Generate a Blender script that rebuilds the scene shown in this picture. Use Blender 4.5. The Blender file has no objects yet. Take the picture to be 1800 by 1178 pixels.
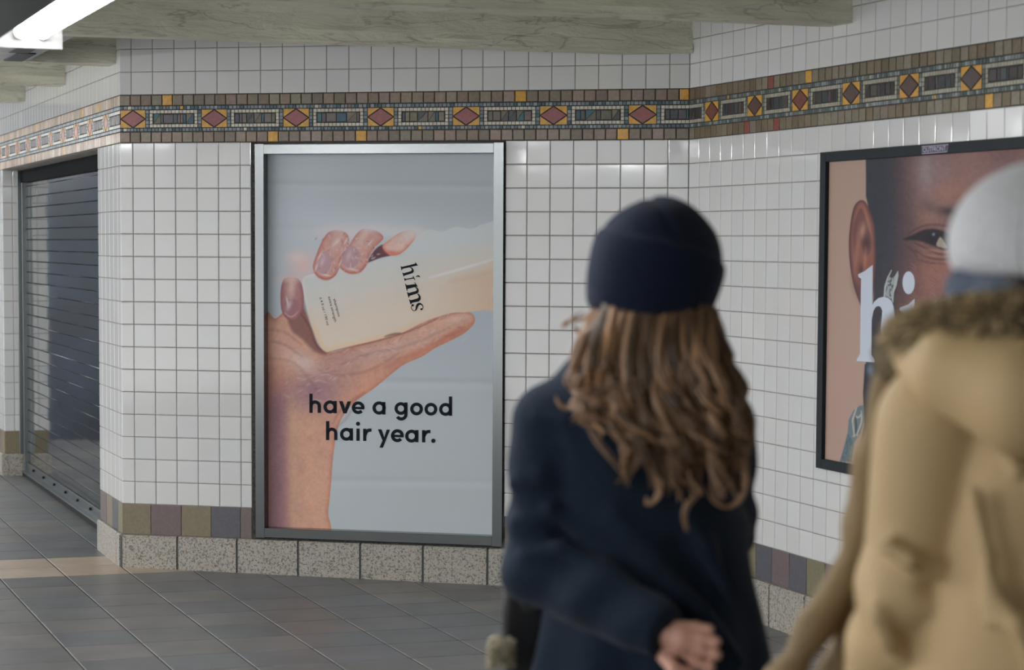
import bpy, math, random
import numpy as np
from mathutils import Vector, Matrix
from mathutils.geometry import tessellate_polygon

SC = bpy.context.scene
COL = SC.collection
T = 0.11                                    # one wall tile, metres
# ---------------------------------------------------------------- camera
F, CY, PITCH, ROLL, H = 3728.76, 671.65, 0.0648, 0.0051, 14.5657
cam = bpy.data.cameras.new('camera')
camo = bpy.data.objects.new('camera', cam); COL.objects.link(camo)
cam.sensor_width = 36.0; cam.sensor_fit = 'HORIZONTAL'
cam.lens = F / 1800 * 36
cam.shift_y = (CY - 589) / 1800
cam.clip_start = 0.05; cam.clip_end = 200
camo.matrix_world = (Matrix.Translation((0, 0, H * T)) @ Matrix.Rotation(math.pi / 2 - PITCH, 4, 'X')
                     @ Matrix.Rotation(ROLL, 4, 'Z'))
cam.dof.use_dof = True
cam.dof.focus_distance = 10.2
cam.dof.aperture_fstop = 3.4
SC.camera = camo
# ---------------------------------------------------------------- view, world
SC.view_settings.view_transform = 'Standard'
SC.view_settings.look = 'None'
SC.view_settings.gamma = 1.0
SC.view_settings.use_curve_mapping = False
SC.view_settings.exposure = 1.05
SC.cycles.use_denoising = True
SC.cycles.max_bounces = 6
wd = bpy.data.worlds.new('world'); SC.world = wd; wd.use_nodes = True
wd.node_tree.nodes['Background'].inputs[0].default_value = (0.92, 0.93, 0.95, 1)
wd.node_tree.nodes['Background'].inputs[1].default_value = 1.25
TUBE_W = 9.0       # emission strength of the tubes

# ---------------------------------------------------------------- photo geometry helpers
def ray(px, py):
    ur, vr = np.asarray(px, float) - 900, np.asarray(py, float) - CY
    u = ur * math.cos(ROLL) + vr * math.sin(ROLL); v = -ur * math.sin(ROLL) + vr * math.cos(ROLL)
    c, s = math.cos(PITCH), math.sin(PITCH)
    return np.stack([u / F, c - s * v / F, -s - c * v / F], -1)
def at_depth(px, py, y):                    # metres
    d = ray(px, py); return np.array([0, 0, H * T]) + d * (y / d[..., 1:2])
def at_height(px, py, z):
    d = ray(px, py); return np.array([0, 0, H * T]) + d * ((z - H * T) / d[..., 2:3])
def project(P):
    P = np.asarray(P, float)
    x, y, z = P[..., 0], P[..., 1], P[..., 2] - H * T
    c, s = math.cos(PITCH), math.sin(PITCH)
    yc = y * c - z * s; zc = y * s + z * c
    u = F * x / yc; v = -F * zc / yc
    return 900 + u * math.cos(ROLL) - v * math.sin(ROLL), CY + u * math.sin(ROLL) + v * math.cos(ROLL)

# ---------------------------------------------------------------- mesh helpers
def s2l(c):
    c = np.asarray(c, float) / 255.0
    return np.where(c <= 0.04045, c / 12.92, ((c + 0.055) / 1.055) ** 2.4)
def rgb(r, g, b): return tuple(float(x) for x in s2l([r, g, b])) + (1.0,)

class MB:
    def __init__(s): s.v, s.f, s.c, s.m = [], [], [], []
    def face(s, pts, col=(1, 1, 1, 1), mi=0):
        n = len(s.v); s.v.extend([tuple(p) for p in pts]); s.c.extend([tuple(col)] * len(pts))
        s.f.append(tuple(range(n, n + len(pts)))); s.m.append(mi)
    def add(s, vs, fs, col=(1, 1, 1, 1), mi=0):
        n = len(s.v); s.v.extend([tuple(p) for p in vs]); s.c.extend([tuple(col)] * len(vs))
        s.f.extend([tuple(i + n for i in f) for f in fs]); s.m.extend([mi] * len(fs))
    def box(s, p, col=(1, 1, 1, 1), mi=0):   # p: 8 points, bottom 4 ccw then top 4
        s.add(p, [(3, 2, 1, 0), (4, 5, 6, 7), (0, 1, 5, 4), (1, 2, 6, 5), (2, 3, 7, 6), (3, 0, 4, 7)], col, mi)
    def prism(s, foot, z0, z1, col=(1, 1, 1, 1), mi=0):
        n = len(foot)
        vs = [(x, y, z0) for x, y in foot] + [(x, y, z1) for x, y in foot]
        s.add(vs, [tuple(range(n))[::-1], tuple(range(n, 2 * n))] + [(i, (i + 1) % n, n + (i + 1) % n, n + i) for i in range(n)], col, mi)
    def tube(s, pts, r, n=8, col=(1, 1, 1, 1), mi=0, flat=1.0, caps=True):
        pts = [Vector(p) for p in pts]; k = len(pts)
        rr = r if hasattr(r, '__len__') else [r] * k
        up = Vector((0, 0, 1)); base = len(s.v)
        prev = None
        for i, p in enumerate(pts):
            d = (pts[min(i + 1, k - 1)] - pts[max(i - 1, 0)])
            if d.length < 1e-9: d = Vector((0, 0, 1))
            d.normalize()
            if prev is None:
                a = d.cross(up)
                if a.length < 1e-3: a = d.cross(Vector((1, 0, 0)))
            else:
                a = prev - d * prev.dot(d)
                if a.length < 1e-4: a = d.cross(up)
            a.normalize(); prev = a; b = d.cross(a)
            for j in range(n):
                t = 2 * math.pi * j / n
                s.v.append(tuple(p + a * math.cos(t) * rr[i] + b * math.sin(t) * rr[i] * flat)); s.c.append(tuple(col))
        for i in range(k - 1):
            for j in range(n):
                q = base + i * n; s.f.append((q + j, q + (j + 1) % n, q + n + (j + 1) % n, q + n + j)); s.m.append(mi)
        if caps:
            s.f.append(tuple(base + j for j in range(n))[::-1]); s.m.append(mi)
            s.f.append(tuple(base + (k - 1) * n + j for j in range(n))); s.m.append(mi)
    def build(s, name, mats, parent=None, smooth=False, bevel=0):
        me = bpy.data.meshes.new(name); me.from_pydata(s.v, [], s.f)
        for m in (mats if isinstance(mats, (list, tuple)) else [mats]): me.materials.append(m)
        me.polygons.foreach_set('material_index', s.m)
        at = me.color_attributes.new('Col', 'FLOAT_COLOR', 'POINT')
        at.data.foreach_set('color', np.asarray(s.c, np.float32).ravel())
        if smooth: me.polygons.foreach_set('use_smooth', [True] * len(s.f))
        me.update()
        o = bpy.data.objects.new(name, me); COL.objects.link(o)
        if parent: o.parent = parent; o.matrix_parent_inverse = parent.matrix_world.inverted()
        if bevel:
            b = o.modifiers.new('bevel', 'BEVEL'); b.width = bevel; b.segments = 2; b.limit_method = 'ANGLE'
        return o

def empty(name, loc=(0, 0, 0)):
    o = bpy.data.objects.new(name, None); COL.objects.link(o); o.location = loc
    o.matrix_world = Matrix.Translation(loc); o.empty_display_size = 0.1
    return o
def tag(o, label=None, cat=None, group=None, kind=None):
    if label: o['label'] = label
    if cat: o['category'] = cat
    if group: o['group'] = group
    if kind: o['kind'] = kind
    return o

# ---------------------------------------------------------------- materials
def mat(name, base=(0.8, 0.8, 0.8, 1), rough=0.5, metal=0.0, spec=0.5, attr=False, noise=None, bump=None,
        emit=None, coat=0.0, sheen=0.0, aniso=0.0, speck=None):
    m = bpy.data.materials.new(name); m.use_nodes = True; nt = m.node_tree
    b = nt.nodes['Principled BSDF']
    b.inputs['Base Color'].default_value = base; b.inputs['Roughness'].default_value = rough
    b.inputs['Metallic'].default_value = metal; b.inputs['Specular IOR Level'].default_value = spec
    b.inputs['Coat Weight'].default_value = coat; b.inputs['Sheen Weight'].default_value = sheen
    b.inputs['Anisotropic'].default_value = aniso
    tc = nt.nodes.new('ShaderNodeTexCoord'); src = None
    if attr:
        a = nt.nodes.new('ShaderNodeAttribute'); a.attribute_name = 'Col'; src = a.outputs['Color']
    if noise:                               # (scale, detail, low, high) multiplies the colour
        n = nt.nodes.new('ShaderNodeTexNoise'); n.inputs['Scale'].default_value = noise[0]; n.inputs['Detail'].default_value = noise[1]
        nt.links.new(tc.outputs['Object'], n.inputs['Vector'])
        r = nt.nodes.new('ShaderNodeMapRange'); r.inputs['From Min'].default_value = 0.3; r.inputs['From Max'].default_value = 0.7
        r.inputs['To Min'].default_value = noise[2]; r.inputs['To Max'].default_value = noise[3]
        nt.links.new(n.outputs['Fac'], r.inputs['Value'])
        mx = nt.nodes.new('ShaderNodeVectorMath'); mx.operation = 'SCALE'
        if src: nt.links.new(src, mx.inputs[0])
        else: mx.inputs[0].default_value = base[:3]
        nt.links.new(r.outputs['Result'], mx.inputs['Scale']); src = mx.outputs[0]
    if speck:                               # granite: [(scale, threshold, colour), ...]
        for sc, th, cc in speck:
            n = nt.nodes.new('ShaderNodeTexNoise'); n.inputs['Scale'].default_value = sc; n.inputs['Detail'].default_value = 3
            n.inputs['Roughness'].default_value = 0.7
            nt.links.new(tc.outputs['Object'], n.inputs['Vector'])
            r = nt.nodes.new('ShaderNodeMapRange'); r.inputs['From Min'].default_value = th; r.inputs['From Max'].default_value = th + 0.035
            nt.links.new(n.outputs['Fac'], r.inputs['Value'])
            mx = nt.nodes.new('ShaderNodeMix'); mx.data_type = 'RGBA'
            nt.links.new(r.outputs['Result'], mx.inputs['Factor'])
            if src: nt.links.new(src, mx.inputs['A'])
            else: mx.inputs['A'].default_value = base
            mx.inputs['B'].default_value = cc; src = mx.outputs['Result']
    if src: nt.links.new(src, b.inputs['Base Color'])
    if bump:                                # (scale, detail, strength, distance)
        n = nt.nodes.new('ShaderNodeTexNoise'); n.inputs['Scale'].default_value = bump[0]; n.inputs['Detail'].default_value = bump[1]
        nt.links.new(tc.outputs['Object'], n.inputs['Vector'])
        bp = nt.nodes.new('ShaderNodeBump'); bp.inputs['Strength'].default_value = bump[2]; bp.inputs['Distance'].default_value = bump[3]
        nt.links.new(n.outputs['Fac'], bp.inputs['Height']); nt.links.new(bp.outputs['Normal'], b.inputs['Normal'])
    if emit:
        b.inputs['Emission Color'].default_value = emit[0]; b.inputs['Emission Strength'].default_value = emit[1]
    return m

M = {}
M['tile'] = mat('glazed_white_tile', attr=True, rough=0.07, spec=0.6, bump=(9, 2, 0.08, 0.004))
M['grout'] = mat('grout', rgb(146, 141, 133), 0.9, noise=(30, 3, 0.75, 1.1))
M['frieze_grout'] = mat('frieze_grout', rgb(74, 72, 70), 0.85, noise=(40, 2, 0.8, 1.1))
M['mosaic'] = mat('mosaic_glaze', attr=True, rough=0.33, spec=0.45, noise=(60, 3, 0.86, 1.12), bump=(60, 2, 0.2, 0.002))
M['base_tile'] = mat('base_tile', attr=True, rough=0.4, spec=0.4, noise=(70, 4, 0.88, 1.1), bump=(90, 2, 0.2, 0.002))
M['granite'] = mat('granite', rgb(176, 171, 162), 0.42, spec=0.4,
                   speck=[(55, 0.50, rgb(172, 164, 152)), (95, 0.54, rgb(118, 114, 108)), (140, 0.60, rgb(62, 61, 60)), (48, 0.63, rgb(140, 136, 128))])
M['floor'] = mat('floor_paver', attr=True, rough=0.40, spec=0.4, noise=(5, 6, 0.86, 1.13), bump=(220, 2, 0.15, 0.001))
M['joint'] = mat('floor_joint', rgb(62, 60, 57), 0.9)
M['concrete'] = mat('painted_concrete', rgb(168, 170, 152), 0.62, spec=0.35, noise=(2.5, 6, 0.84, 1.1))
M['ceiling'] = mat('painted_ceiling', rgb(176, 177, 165), 0.8, noise=(2, 4, 0.9, 1.05))
M['steel'] = mat('brushed_stainless', (0.17, 0.18, 0.18, 1), 0.2, 1.0, aniso=0.5, bump=(120, 2, 0.03, 0.001))
M['foam'] = mat('black_sealant', rgb(62, 60, 58), 0.9, noise=(80, 3, 0.4, 1.8), bump=(90, 3, 0.8, 0.006))
M['print'] = mat('printed_sheet', attr=True, rough=0.45, spec=0.18)
M['ink'] = mat('dark_ink', rgb(20, 28, 36), 0.6, spec=0.15)
M['ink_white'] = mat('white_ink', rgb(200, 209, 224), 0.4)
M['ink_pale'] = mat('pale_ink', rgb(196, 188, 212), 0.4)
M['black_frame'] = mat('black_painted_metal', rgb(24, 34, 40), 0.5, spec=0.25, noise=(14, 4, 0.85, 1.15))
M['plate_purple'] = mat('plate_purple', rgb(52, 48, 68), 0.4)
M['slat'] = mat('polished_slat', (0.60, 0.62, 0.63, 1), 0.07, 1.0, bump=(11, 3, 0.10, 0.003), noise=(6, 4, 0.84, 1.0))
M['slat_edge'] = mat('slat_edge', rgb(30, 34, 38), 0.5, 0.5)
M['rail'] = mat('shutter_rail', (0.30, 0.32, 0.33, 1), 0.3, 1.0)
M['dark_metal'] = mat('dark_metal', rgb(40, 46, 52), 0.4, 0.6)
M['header'] = mat('header_paint', rgb(20, 23, 26), 0.9, spec=0.1)
M['plate'] = mat('lamp_plate', rgb(150, 148, 146), 0.5)
M['rubber'] = mat('rubber', rgb(10, 10, 11), 0.8)
M['lamp_white'] = mat('lamp_enamel', rgb(232, 232, 230), 0.35, noise=(12, 3, 0.85, 1.0))
M['tube'] = mat('fluorescent_tube', (1, 1, 1, 1), 0.4, emit=((0.96, 0.98, 1.0, 1), TUBE_W))
M['tube_bright'] = mat('fluorescent_tube_boosted', (1, 1, 1, 1), 0.4, emit=((0.96, 0.98, 1.0, 1), 22.0))  # stronger emission for the unseen lamps added out of the frame
M['duct'] = mat('galvanised_duct', rgb(196, 198, 202), 0.35, 0.4, noise=(6, 3, 0.8, 1.1))
M['skin'] = mat('skin', rgb(206, 158, 138), 0.5, noise=(30, 3, 0.93, 1.05))
M['hair'] = mat('hair', attr=True, rough=0.38, spec=0.5)
M['navy_wool'] = mat('navy_wool', rgb(21, 33, 48), 0.9, spec=0.2, sheen=0.06, noise=(90, 3, 0.8, 1.15), bump=(300, 2, 0.5, 0.002))
M['navy_knit'] = mat('navy_knit', rgb(20, 28, 48), 0.95, spec=0.15, sheen=0.08, noise=(120, 3, 0.75, 1.2), bump=(260, 2, 0.5, 0.003))
M['khaki'] = mat('khaki_cloth', rgb(186, 160, 118), 0.62, spec=0.35, noise=(3.5, 5, 0.92, 1.06), bump=(500, 2, 0.2, 0.001))
M['fur'] = mat('fur', attr=True, rough=0.8)
M['grey_knit'] = mat('pale_grey_knit', rgb(208, 210, 212), 0.9, sheen=0.2, noise=(140, 3, 0.85, 1.08), bump=(240, 2, 0.5, 0.003))
M['scarf'] = mat('slate_scarf', rgb(92, 102, 118), 0.9, noise=(60, 3, 0.8, 1.1))
M['denim'] = mat('dark_trousers', rgb(32, 36, 46), 0.85)
M['leather'] = mat('black_leather', rgb(16, 18, 22), 0.35, bump=(150, 3, 0.3, 0.002))
M['boot'] = mat('boot_leather', rgb(24, 21, 20), 0.4)
M['eye'] = mat('eye', attr=True, rough=0.1)
M['navy_wall'] = mat('navy_enamel', rgb(32, 44, 58), 0.35, noise=(1.6, 5, 0.5, 1.8))

# ---------------------------------------------------------------- wall frames (tile units)
R = math.pi / 180
TB, TR_, TL = -12.9321 * R, -69.3135 * R, 111.1336 * R
A0 = np.array([-17.3477, 94.0824]); LB = 25.2796
B0 = A0 + LB * np.array([math.cos(TB), math.sin(TB)])
H1, HB, HBASE = 18.9454, 2.1011, 1.3856
ZBASE = H1 - 16; ZPL = ZBASE - HBASE; ZTOP = H1 + HB
ZB = 22.47                                   # underside of the beams
ZC = 26.2                                    # ceiling slab
def fr(origin, ang, side):
    d = np.array([math.cos(ang), math.sin(ang)]); n = np.array([d[1], -d[0]]) * side
    return (np.array(origin, float), d, n)
WB = fr(A0, TB, 1); WR = fr(B0, TR_, 1); WL = fr(A0, TL, -1)
def wp(w, u, z, n=0.0):
    p = w[0] + w[1] * u + w[2] * n
    return np.array([p[0] * T, p[1] * T, z * T])
def wall_px(w, px, py, n=0.0):               # pixel(s) -> (u, z) on the wall plane
    d = ray(px, py); o = w[0] + w[2] * n
    dx, dy = d[..., 0], d[..., 1]
    det = dx * (-w[1][1]) + dy * w[1][0]
    s = (o[0] * (-w[1][1]) + o[1] * w[1][0]) / det
    u = (dx * s - o[0]) * w[1][0] + (dy * s - o[1]) * w[1][1]
    return u, H + d[..., 2] * s
def floor_z(x, y=0): return -0.02 - 0.007 * x if x > -60 else 0.4   # tile units; the floor falls a little to the right

rng = random.Random(7)
def slab(mb, w, u0, u1, z0, z1, g=0.03, h=0.045, bev=0.03, col=(1, 1, 1, 1), mi=0, tilt=0.0, tz=0.0, tu=0.0, n0=0.0):
    """one raised tile with bevelled edges"""
    gu = min(g, (u1 - u0) * 0.3) / 2; gz = min(g, (z1 - z0) * 0.3) / 2
    a0, a1, b0, b1 = u0 + gu, u1 - gu, z0 + gz, z1 - gz
    bu = min(bev, (a1 - a0) * 0.25); bz = min(bev, (b1 - b0) * 0.25)
    ru = rng.gauss(0, tilt) + tu; rz = rng.gauss(0, tilt) + tz
    cu, cz = (a0 + a1) / 2, (b0 + b1) / 2
    def tp(u, z): return wp(w, u, z, n0 + (u - cu) * ru + (z - cz) * rz)
    o = [wp(w, u, z, n0 - h) for u, z in ((a0, b0), (a1, b0), (a1, b1), (a0, b1))]
    m = [wp(w, u, z, n0 - bev * 0.35 + (u - cu) * ru + (z - cz) * rz) for u, z in ((a0, b0), (a1, b0), (a1, b1), (a0, b1))]
    i = [tp(u, z) for u, z in ((a0 + bu, b0 + bz), (a1 - bu, b0 + bz), (a1 - bu, b1 - bz), (a0 + bu, b1 - bz))]
    f = [(8, 9, 10, 11)]
    for k in range(4):
        k2 = (k + 1) % 4
        f += [(k, k2, 4 + k2, 4 + k), (4 + k, 4 + k2, 8 + k2, 8 + k)]
    mb.add(o + m + i, f, col, mi)
def white():
    v = 0.70 + rng.gauss(0, 0.012); t = rng.gauss(0, 0.005)
    return (v * (1.0 + t), v, v * (0.99 - t), 1)
def edges(a, b, first):                      # edge list from a to b with joints at first, first+1 ...
    e = [a]; x = first
    while x < b - 0.05:
        if x > a + 0.05: e.append(x)
        x += 1
    return e + [b]
def wall_tiles(mb, w, us, zs, n0=0.0, row0=None):
    for i in range(len(us) - 1):
        for j in range(len(zs) - 1):
            tz = 0.0
            if row0 and abs(zs[j + 1] - H1) < 0.01 and row0[0] < us[i] < row0[1]: tz = row0[2] + rng.gauss(0, 0.010)
            slab(mb, w, us[i], us[i + 1], zs[j], zs[j + 1], col=white(), tilt=0.0022, tz=tz, n0=n0)
def backing(mb, w, u0, u1, z0, z1, n, mi=1, flip=False):
    p = [wp(w, u0, z0, n), wp(w, u1, z0, n), wp(w, u1, z1, n), wp(w, u0, z1, n)]
    mb.face(p, mi=mi)
LOW = [ZBASE + k for k in range(17)]
UP = [ZTOP + k for k in range(5)] + [ZC]
FU0, FU1, FZ0, FZ1 = 6.31, 17.42, 1.64, 18.87       # outer edges of the steel frame
TH = 2.0                                     # wall thickness (tiles)
def thick(mb, w, u0, u1, z0, z1, n=-0.04):   # grout-faced block of wall behind the tiles
    q = [wp(w, u0, z0, n), wp(w, u1, z0, n), wp(w, u1, z0, n - TH), wp(w, u0, z0, n - TH)]
    q += [wp(w, u0, z1, n), wp(w, u1, z1, n), wp(w, u1, z1, n - TH), wp(w, u0, z1, n - TH)]
    mb.box(q, mi=1)

# back wall
mb = MB()
wall_tiles(mb, WB, edges(0, 6.1, 0.6), LOW)
wall_tiles(mb, WB, edges(17.47, LB, LB - 0.87 - 6), LOW, row0=(17.9, 24.2, 0.035))
ul = [0] + [0.5476 + k for k in range(16)] + [16.47, 17.4] + [LB - 0.83 - 6 + k for k in range(7)] + [LB]
wall_tiles(mb, WB, ul, UP)
for a, b, c, d in ((0, FU0 - 0.1, -0.6, ZC), (FU1 + 0.1, LB + 0.5, -0.6, ZC), (FU0 - 0.1, FU1 + 0.1, -0.6, FZ0 - 0.05), (FU0 - 0.1, FU1 + 0.1, FZ1 + 0.05, ZC)):
    thick(mb, WB, a, b, c, d)
tag(mb.build('wall_back', [M['tile'], M['grout']]), kind='structure')
# right wall (runs on towards and past the camera)
UR = 100
mb = MB()
wall_tiles(mb, WR, edges(0, 46, -0.029 + 1), LOW, row0=(20.5, 26, 0.02)); wall_tiles(mb, WR, edges(0, 46, 0.95), UP)
thick(mb, WR, 0, UR, -1.2, ZC)
big = [46 + 3 * k for k in range(19)]
wall_tiles(mb, WR, big, [ZBASE, H1]); wall_tiles(mb, WR, big, [ZTOP, ZC])
tag(mb.build('wall_right', [M['tile'], M['grout']]), kind='structure')
# left wall with the shutter opening
SU0, SU1, SD = 5.6, 38.3, 1.4
mb = MB()
wall_tiles(mb, WL, edges(0, SU0, 0.7), LOW); wall_tiles(mb, WL, edges(0, 66, 0.7), UP)
thick(mb, WL, 0.02, SU0, -0.6, ZC)
thick(mb, WL, SU0, SU1, H1 - 0.04, ZC); thick(mb, WL, SU1, 66, -0.6, ZC)
wall_tiles(mb, WL, edges(SU1, 66, SU1 + 1), LOW)
tag(mb.build('wall_left', [M['tile'], M['grout']]), kind='structure')
# unseen wall added behind the camera to dim the ambient light
mb = MB()
mb.prism([(-30 * T, -14 * T), (50 * T, -14 * T), (50 * T, -12 * T), (-30 * T, -12 * T)], -0.6 * T, ZC * T)
tag(mb.build('rear_light_block', mat('rear_light_block_paint', rgb(190, 188, 182), 0.4)), kind='structure')
# jamb that closes the far side of the opening
jo = WL[0] + WL[1] * SU1
WJ = (jo - WL[2] * SD, WL[2].copy(), -WL[1])         # u from the shutter out to the wall face
mb = MB()
wall_tiles(mb, WJ, [0, 0.78, SD], LOW, n0=0.05)
tag(mb.build('wall_jamb', [M['tile'], M['grout']]), kind='structure')

# ---------------------------------------------------------------- frieze
def jit(c, s=0.10):
    k = 1 + rng.uniform(-s, s); return tuple(min(1, x * k * (1 + rng.uniform(-0.03, 0.03))) for x in c[:3]) + (1,)
BROWN = [rgb(134, 116, 98), rgb(126, 110, 92), rgb(140, 120, 106), rgb(120, 108, 90), rgb(146, 126, 114), rgb(132, 122, 104)]
BROWN_R = [rgb(122, 112, 90), rgb(128, 118, 98), rgb(112, 98, 74), rgb(134, 126, 108), rgb(118, 104, 80)]
YEL = rgb(214, 160, 62)
BLUE = [rgb(92, 112, 122), rgb(58, 90, 102), rgb(124, 136, 146), rgb(142, 152, 158), rgb(104, 120, 128), rgb(132, 142, 148)]
BLUE_R = [rgb(98, 108, 106), rgb(128, 140, 140), rgb(84, 98, 98), rgb(146, 156, 156), rgb(110, 118, 112), rgb(76, 90, 92)]
BLUE_L = [rgb(140, 156, 166), rgb(160, 172, 180), rgb(120, 140, 152), rgb(176, 184, 190)]  # left wall blues, paled by a glancing sheen put into the colour
CREAM = rgb(206, 200, 186)
INNER = [rgb(110, 98, 90), rgb(40, 98, 106), rgb(84, 80, 84), rgb(104, 100, 84), rgb(70, 74, 80), rgb(46, 84, 104), rgb(120, 110, 88)]
DARKIN = [rgb(62, 56, 54), rgb(54, 62, 68), rgb(84, 78, 70), rgb(56, 46, 44)]
def frieze(name, w, u0, u1, cents, brown, dia, inner, yels, reds=(), bw=1.15, BLUE=BLUE, CREAM=CREAM, YEL=YEL):
    mb = MB()
    z = lambda t: ZTOP - HB * t
    p0 = 0.495
    for row, (ta, tb) in enumerate(((0.0, 0.232), (0.768, 1.0))):
        u = u0; i = 0
        while u < u1 - 0.02:
            e = min(u + p0 * rng.uniform(0.97, 1.03), u1)
            if u1 - e < 0.15: e = u1
            c = jit(rng.choice(brown), 0.12)
            mid = (u + e) / 2
            if any(abs(mid - y) < p0 / 2 for y in yels[row]): c = YEL
            if reds and any(abs(mid - y) < p0 / 2 for y in reds[row]): c = rgb(140, 70, 58)
            slab(mb, w, u, e, z(tb), z(ta), g=0.05, h=0.05, bev=0.025, col=c, tilt=0.012)
            u = e; i += 1
    for ta, tb in ((0.237, 0.312), (0.695, 0.765)):
        u = u0
        while u < u1 - 0.02:
            e = min(u + rng.choice((0.15, 0.17, 0.19)), u1)
            c = jit(rng.choice(BLUE)) if rng.random() > 0.04 else jit(rng.choice((YEL, CREAM, brown[0])))
            slab(mb, w, u, e, z(tb), z(ta), g=0.028, h=0.05, bev=0.012, col=c, tilt=0.02); u = e
    zt, zm = z(0.322), z(0.685); zc = (zt + zm) / 2
    cents = sorted(cents); hb = bw / 2
    for ci_, c in enumerate(cents):          # yellow panel with a diamond
        a, b = max(c - hb, u0), min(c + hb, u1)
        dc = jit(dia[ci_ % len(dia)], 0.06)
        P = lambda u, zz, n=0.0: wp(w, min(max(u, u0), u1), zz, n)
        i = 0.035
        mb.face([P(c - hb + 0.04, zc, 0.0), P(c, zm + i, 0.0), P(c + hb - 0.04, zc, 0.0), P(c, zt - i, 0.0)], dc)
        g = 0.055
        for su in (-1, 1):
            for sz, zz in ((1, zt), (-1, zm)):
                q = [P(c + su * hb, zz, 0), P(c + su * g, zz, 0), P(c + su * hb, zc + sz * g * 0.6, 0)]
                if su * sz > 0: q = q[::-1]
                mb.face(q, jit(YEL, 0.05))
        for su in (-1, 1):                   # blue side pieces
            k = 5
            for j in range(k):
                ua, ub = sorted((c + su * (hb + 0.02), c + su * (hb + 0.18)))
                if ua < u0 or ub > u1: continue
                slab(mb, w, ua, ub, zm + (zt - zm) * j / k, zm + (zt - zm) * (j + 1) / k, g=0.02, h=0.05, bev=0.012, col=jit(rng.choice(BLUE)), tilt=0.02)
    spans = []
    xs = [u0 - 1.5] + cents + [u1 + 1.5]
    for a, b in zip(xs[:-1], xs[1:]):
        ua = max(a + hb + 0.2, u0); ub = min(b - hb - 0.2, u1)
        if ub - ua > 0.35: spans.append((ua, ub, a > u0, b < u1))
    for ua, ub, l, r in spans:               # cream-ringed box of coloured strips
        rw = 0.15
        n = max(2, int((ub - ua) / 0.165)); st = (ub - ua) / n
        for j in range(n):
            for za, zb_ in ((zt - rw, zt), (zm, zm + rw)):
                slab(mb, w, ua + j * st, ua + (j + 1) * st, za, zb_, g=0.022, h=0.05, bev=0.012, col=jit(CREAM, 0.08), tilt=0.02)
        ia, ib = ua, ub
        for side, on in ((0, l), (1, r)):
            if not on: continue
            for j in range(3):
                za = zm + rw + (zt - zm - 2 * rw) * j / 3; zb_ = zm + rw + (zt - zm - 2 * rw) * (j + 1) / 3
                a, b = (ua, ua + rw) if side == 0 else (ub - rw, ub)
                slab(mb, w, a, b, za, zb_, g=0.022, h=0.05, bev=0.012, col=jit(CREAM, 0.08), tilt=0.02)
            if side == 0: ia = ua + rw
            else: ib = ub - rw
        u = ia + 0.04
        while u < ib - 0.1:
            e = min(u + rng.choice((0.13, 0.2, 0.34, 0.46)), ib - 0.02)
            za, zb_ = zm + rw + 0.03, zt - rw - 0.03
            c = jit(rng.choice(inner), 0.1)
            if e - u > 0.3 and rng.random() < 0.55:     # split corner to corner
                c2 = jit(rng.choice(inner), 0.1)
                mb.face([wp(w, u + .02, za), wp(w, e - .02, za), wp(w, e - .02, zb_)], c)
                mb.face([wp(w, u + .02, za + .03), wp(w, e - .05, zb_), wp(w, u + .02, zb_)], c2)
            else: slab(mb, w, u, e, za, zb_, g=0.03, h=0.05, bev=0.015, col=c, tilt=0.015)
            u = e
    mb.face([wp(w, u0, z(1.0) - 0.03, -0.03), wp(w, u1, z(1.0) - 0.03, -0.03), wp(w, u1, z(0) + 0.02, -0.03), wp(w, u0, z(0) + 0.02, -0.03)], mi=1)
    return tag(mb.build(name, [M['mosaic'], M['frieze_grout']]), kind='structure')
def upx(w, xs, y): return [float(wall_px(w, x, y)[0]) for x in xs]
MAUVE = [rgb(152, 84, 86), rgb(146, 80, 82)]
frieze('trim_1', WB, 0.0, LB, upx(WB, [233.8, 376.6, 520.5, 669.2, 819.5, 973, 1129.6], 205), BROWN, MAUVE, INNER,
       (upx(WB, [292, 906, 1198], 170), upx(WB, [486, 641, 1091], 240)))
rc = upx(WR, [1251.4, 1326.8, 1406.4, 1496, 1597.7, 1706.5], 170)
frieze('trim_2', WR, 0.0, 46, rc + [rc[-1] + 3.85 * k for k in range(1, 7)], BROWN_R, [rgb(122, 70, 58), rgb(96, 68, 62), rgb(124, 68, 56), rgb(88, 70, 66), rgb(92, 66, 60), rgb(84, 66, 66)], DARKIN,
       (upx(WR, [1422.5], 138), upx(WR, [1744], 178)), (upx(WR, [1352], 150), upx(WR, [1365.5, 1312], 218)), bw=1.2, BLUE=BLUE_R, CREAM=rgb(176, 172, 154))
lc = upx(WL, [186, 158, 133.6, 110.5, 88.9, 67.8, 49, 30.3, 12.4], 230)
frieze('trim_3', WL, 0.0, 66, lc + [lc[-1] + 3.4 * k for k in range(1, 9)], [rgb(178, 158, 134), rgb(186, 168, 146), rgb(170, 150, 126), rgb(204, 184, 170)],  # paler glazes: the wash of glancing reflection is painted in
       [rgb(210, 150, 140), rgb(200, 130, 124)], [rgb(128, 122, 120), rgb(112, 112, 112), rgb(140, 130, 126)],
       (upx(WL, [174, 146, 66], 200), upx(WL, [112, 52], 280)), bw=1.1, BLUE=BLUE_L, CREAM=rgb(222, 220, 214), YEL=rgb(222, 178, 98))

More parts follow.
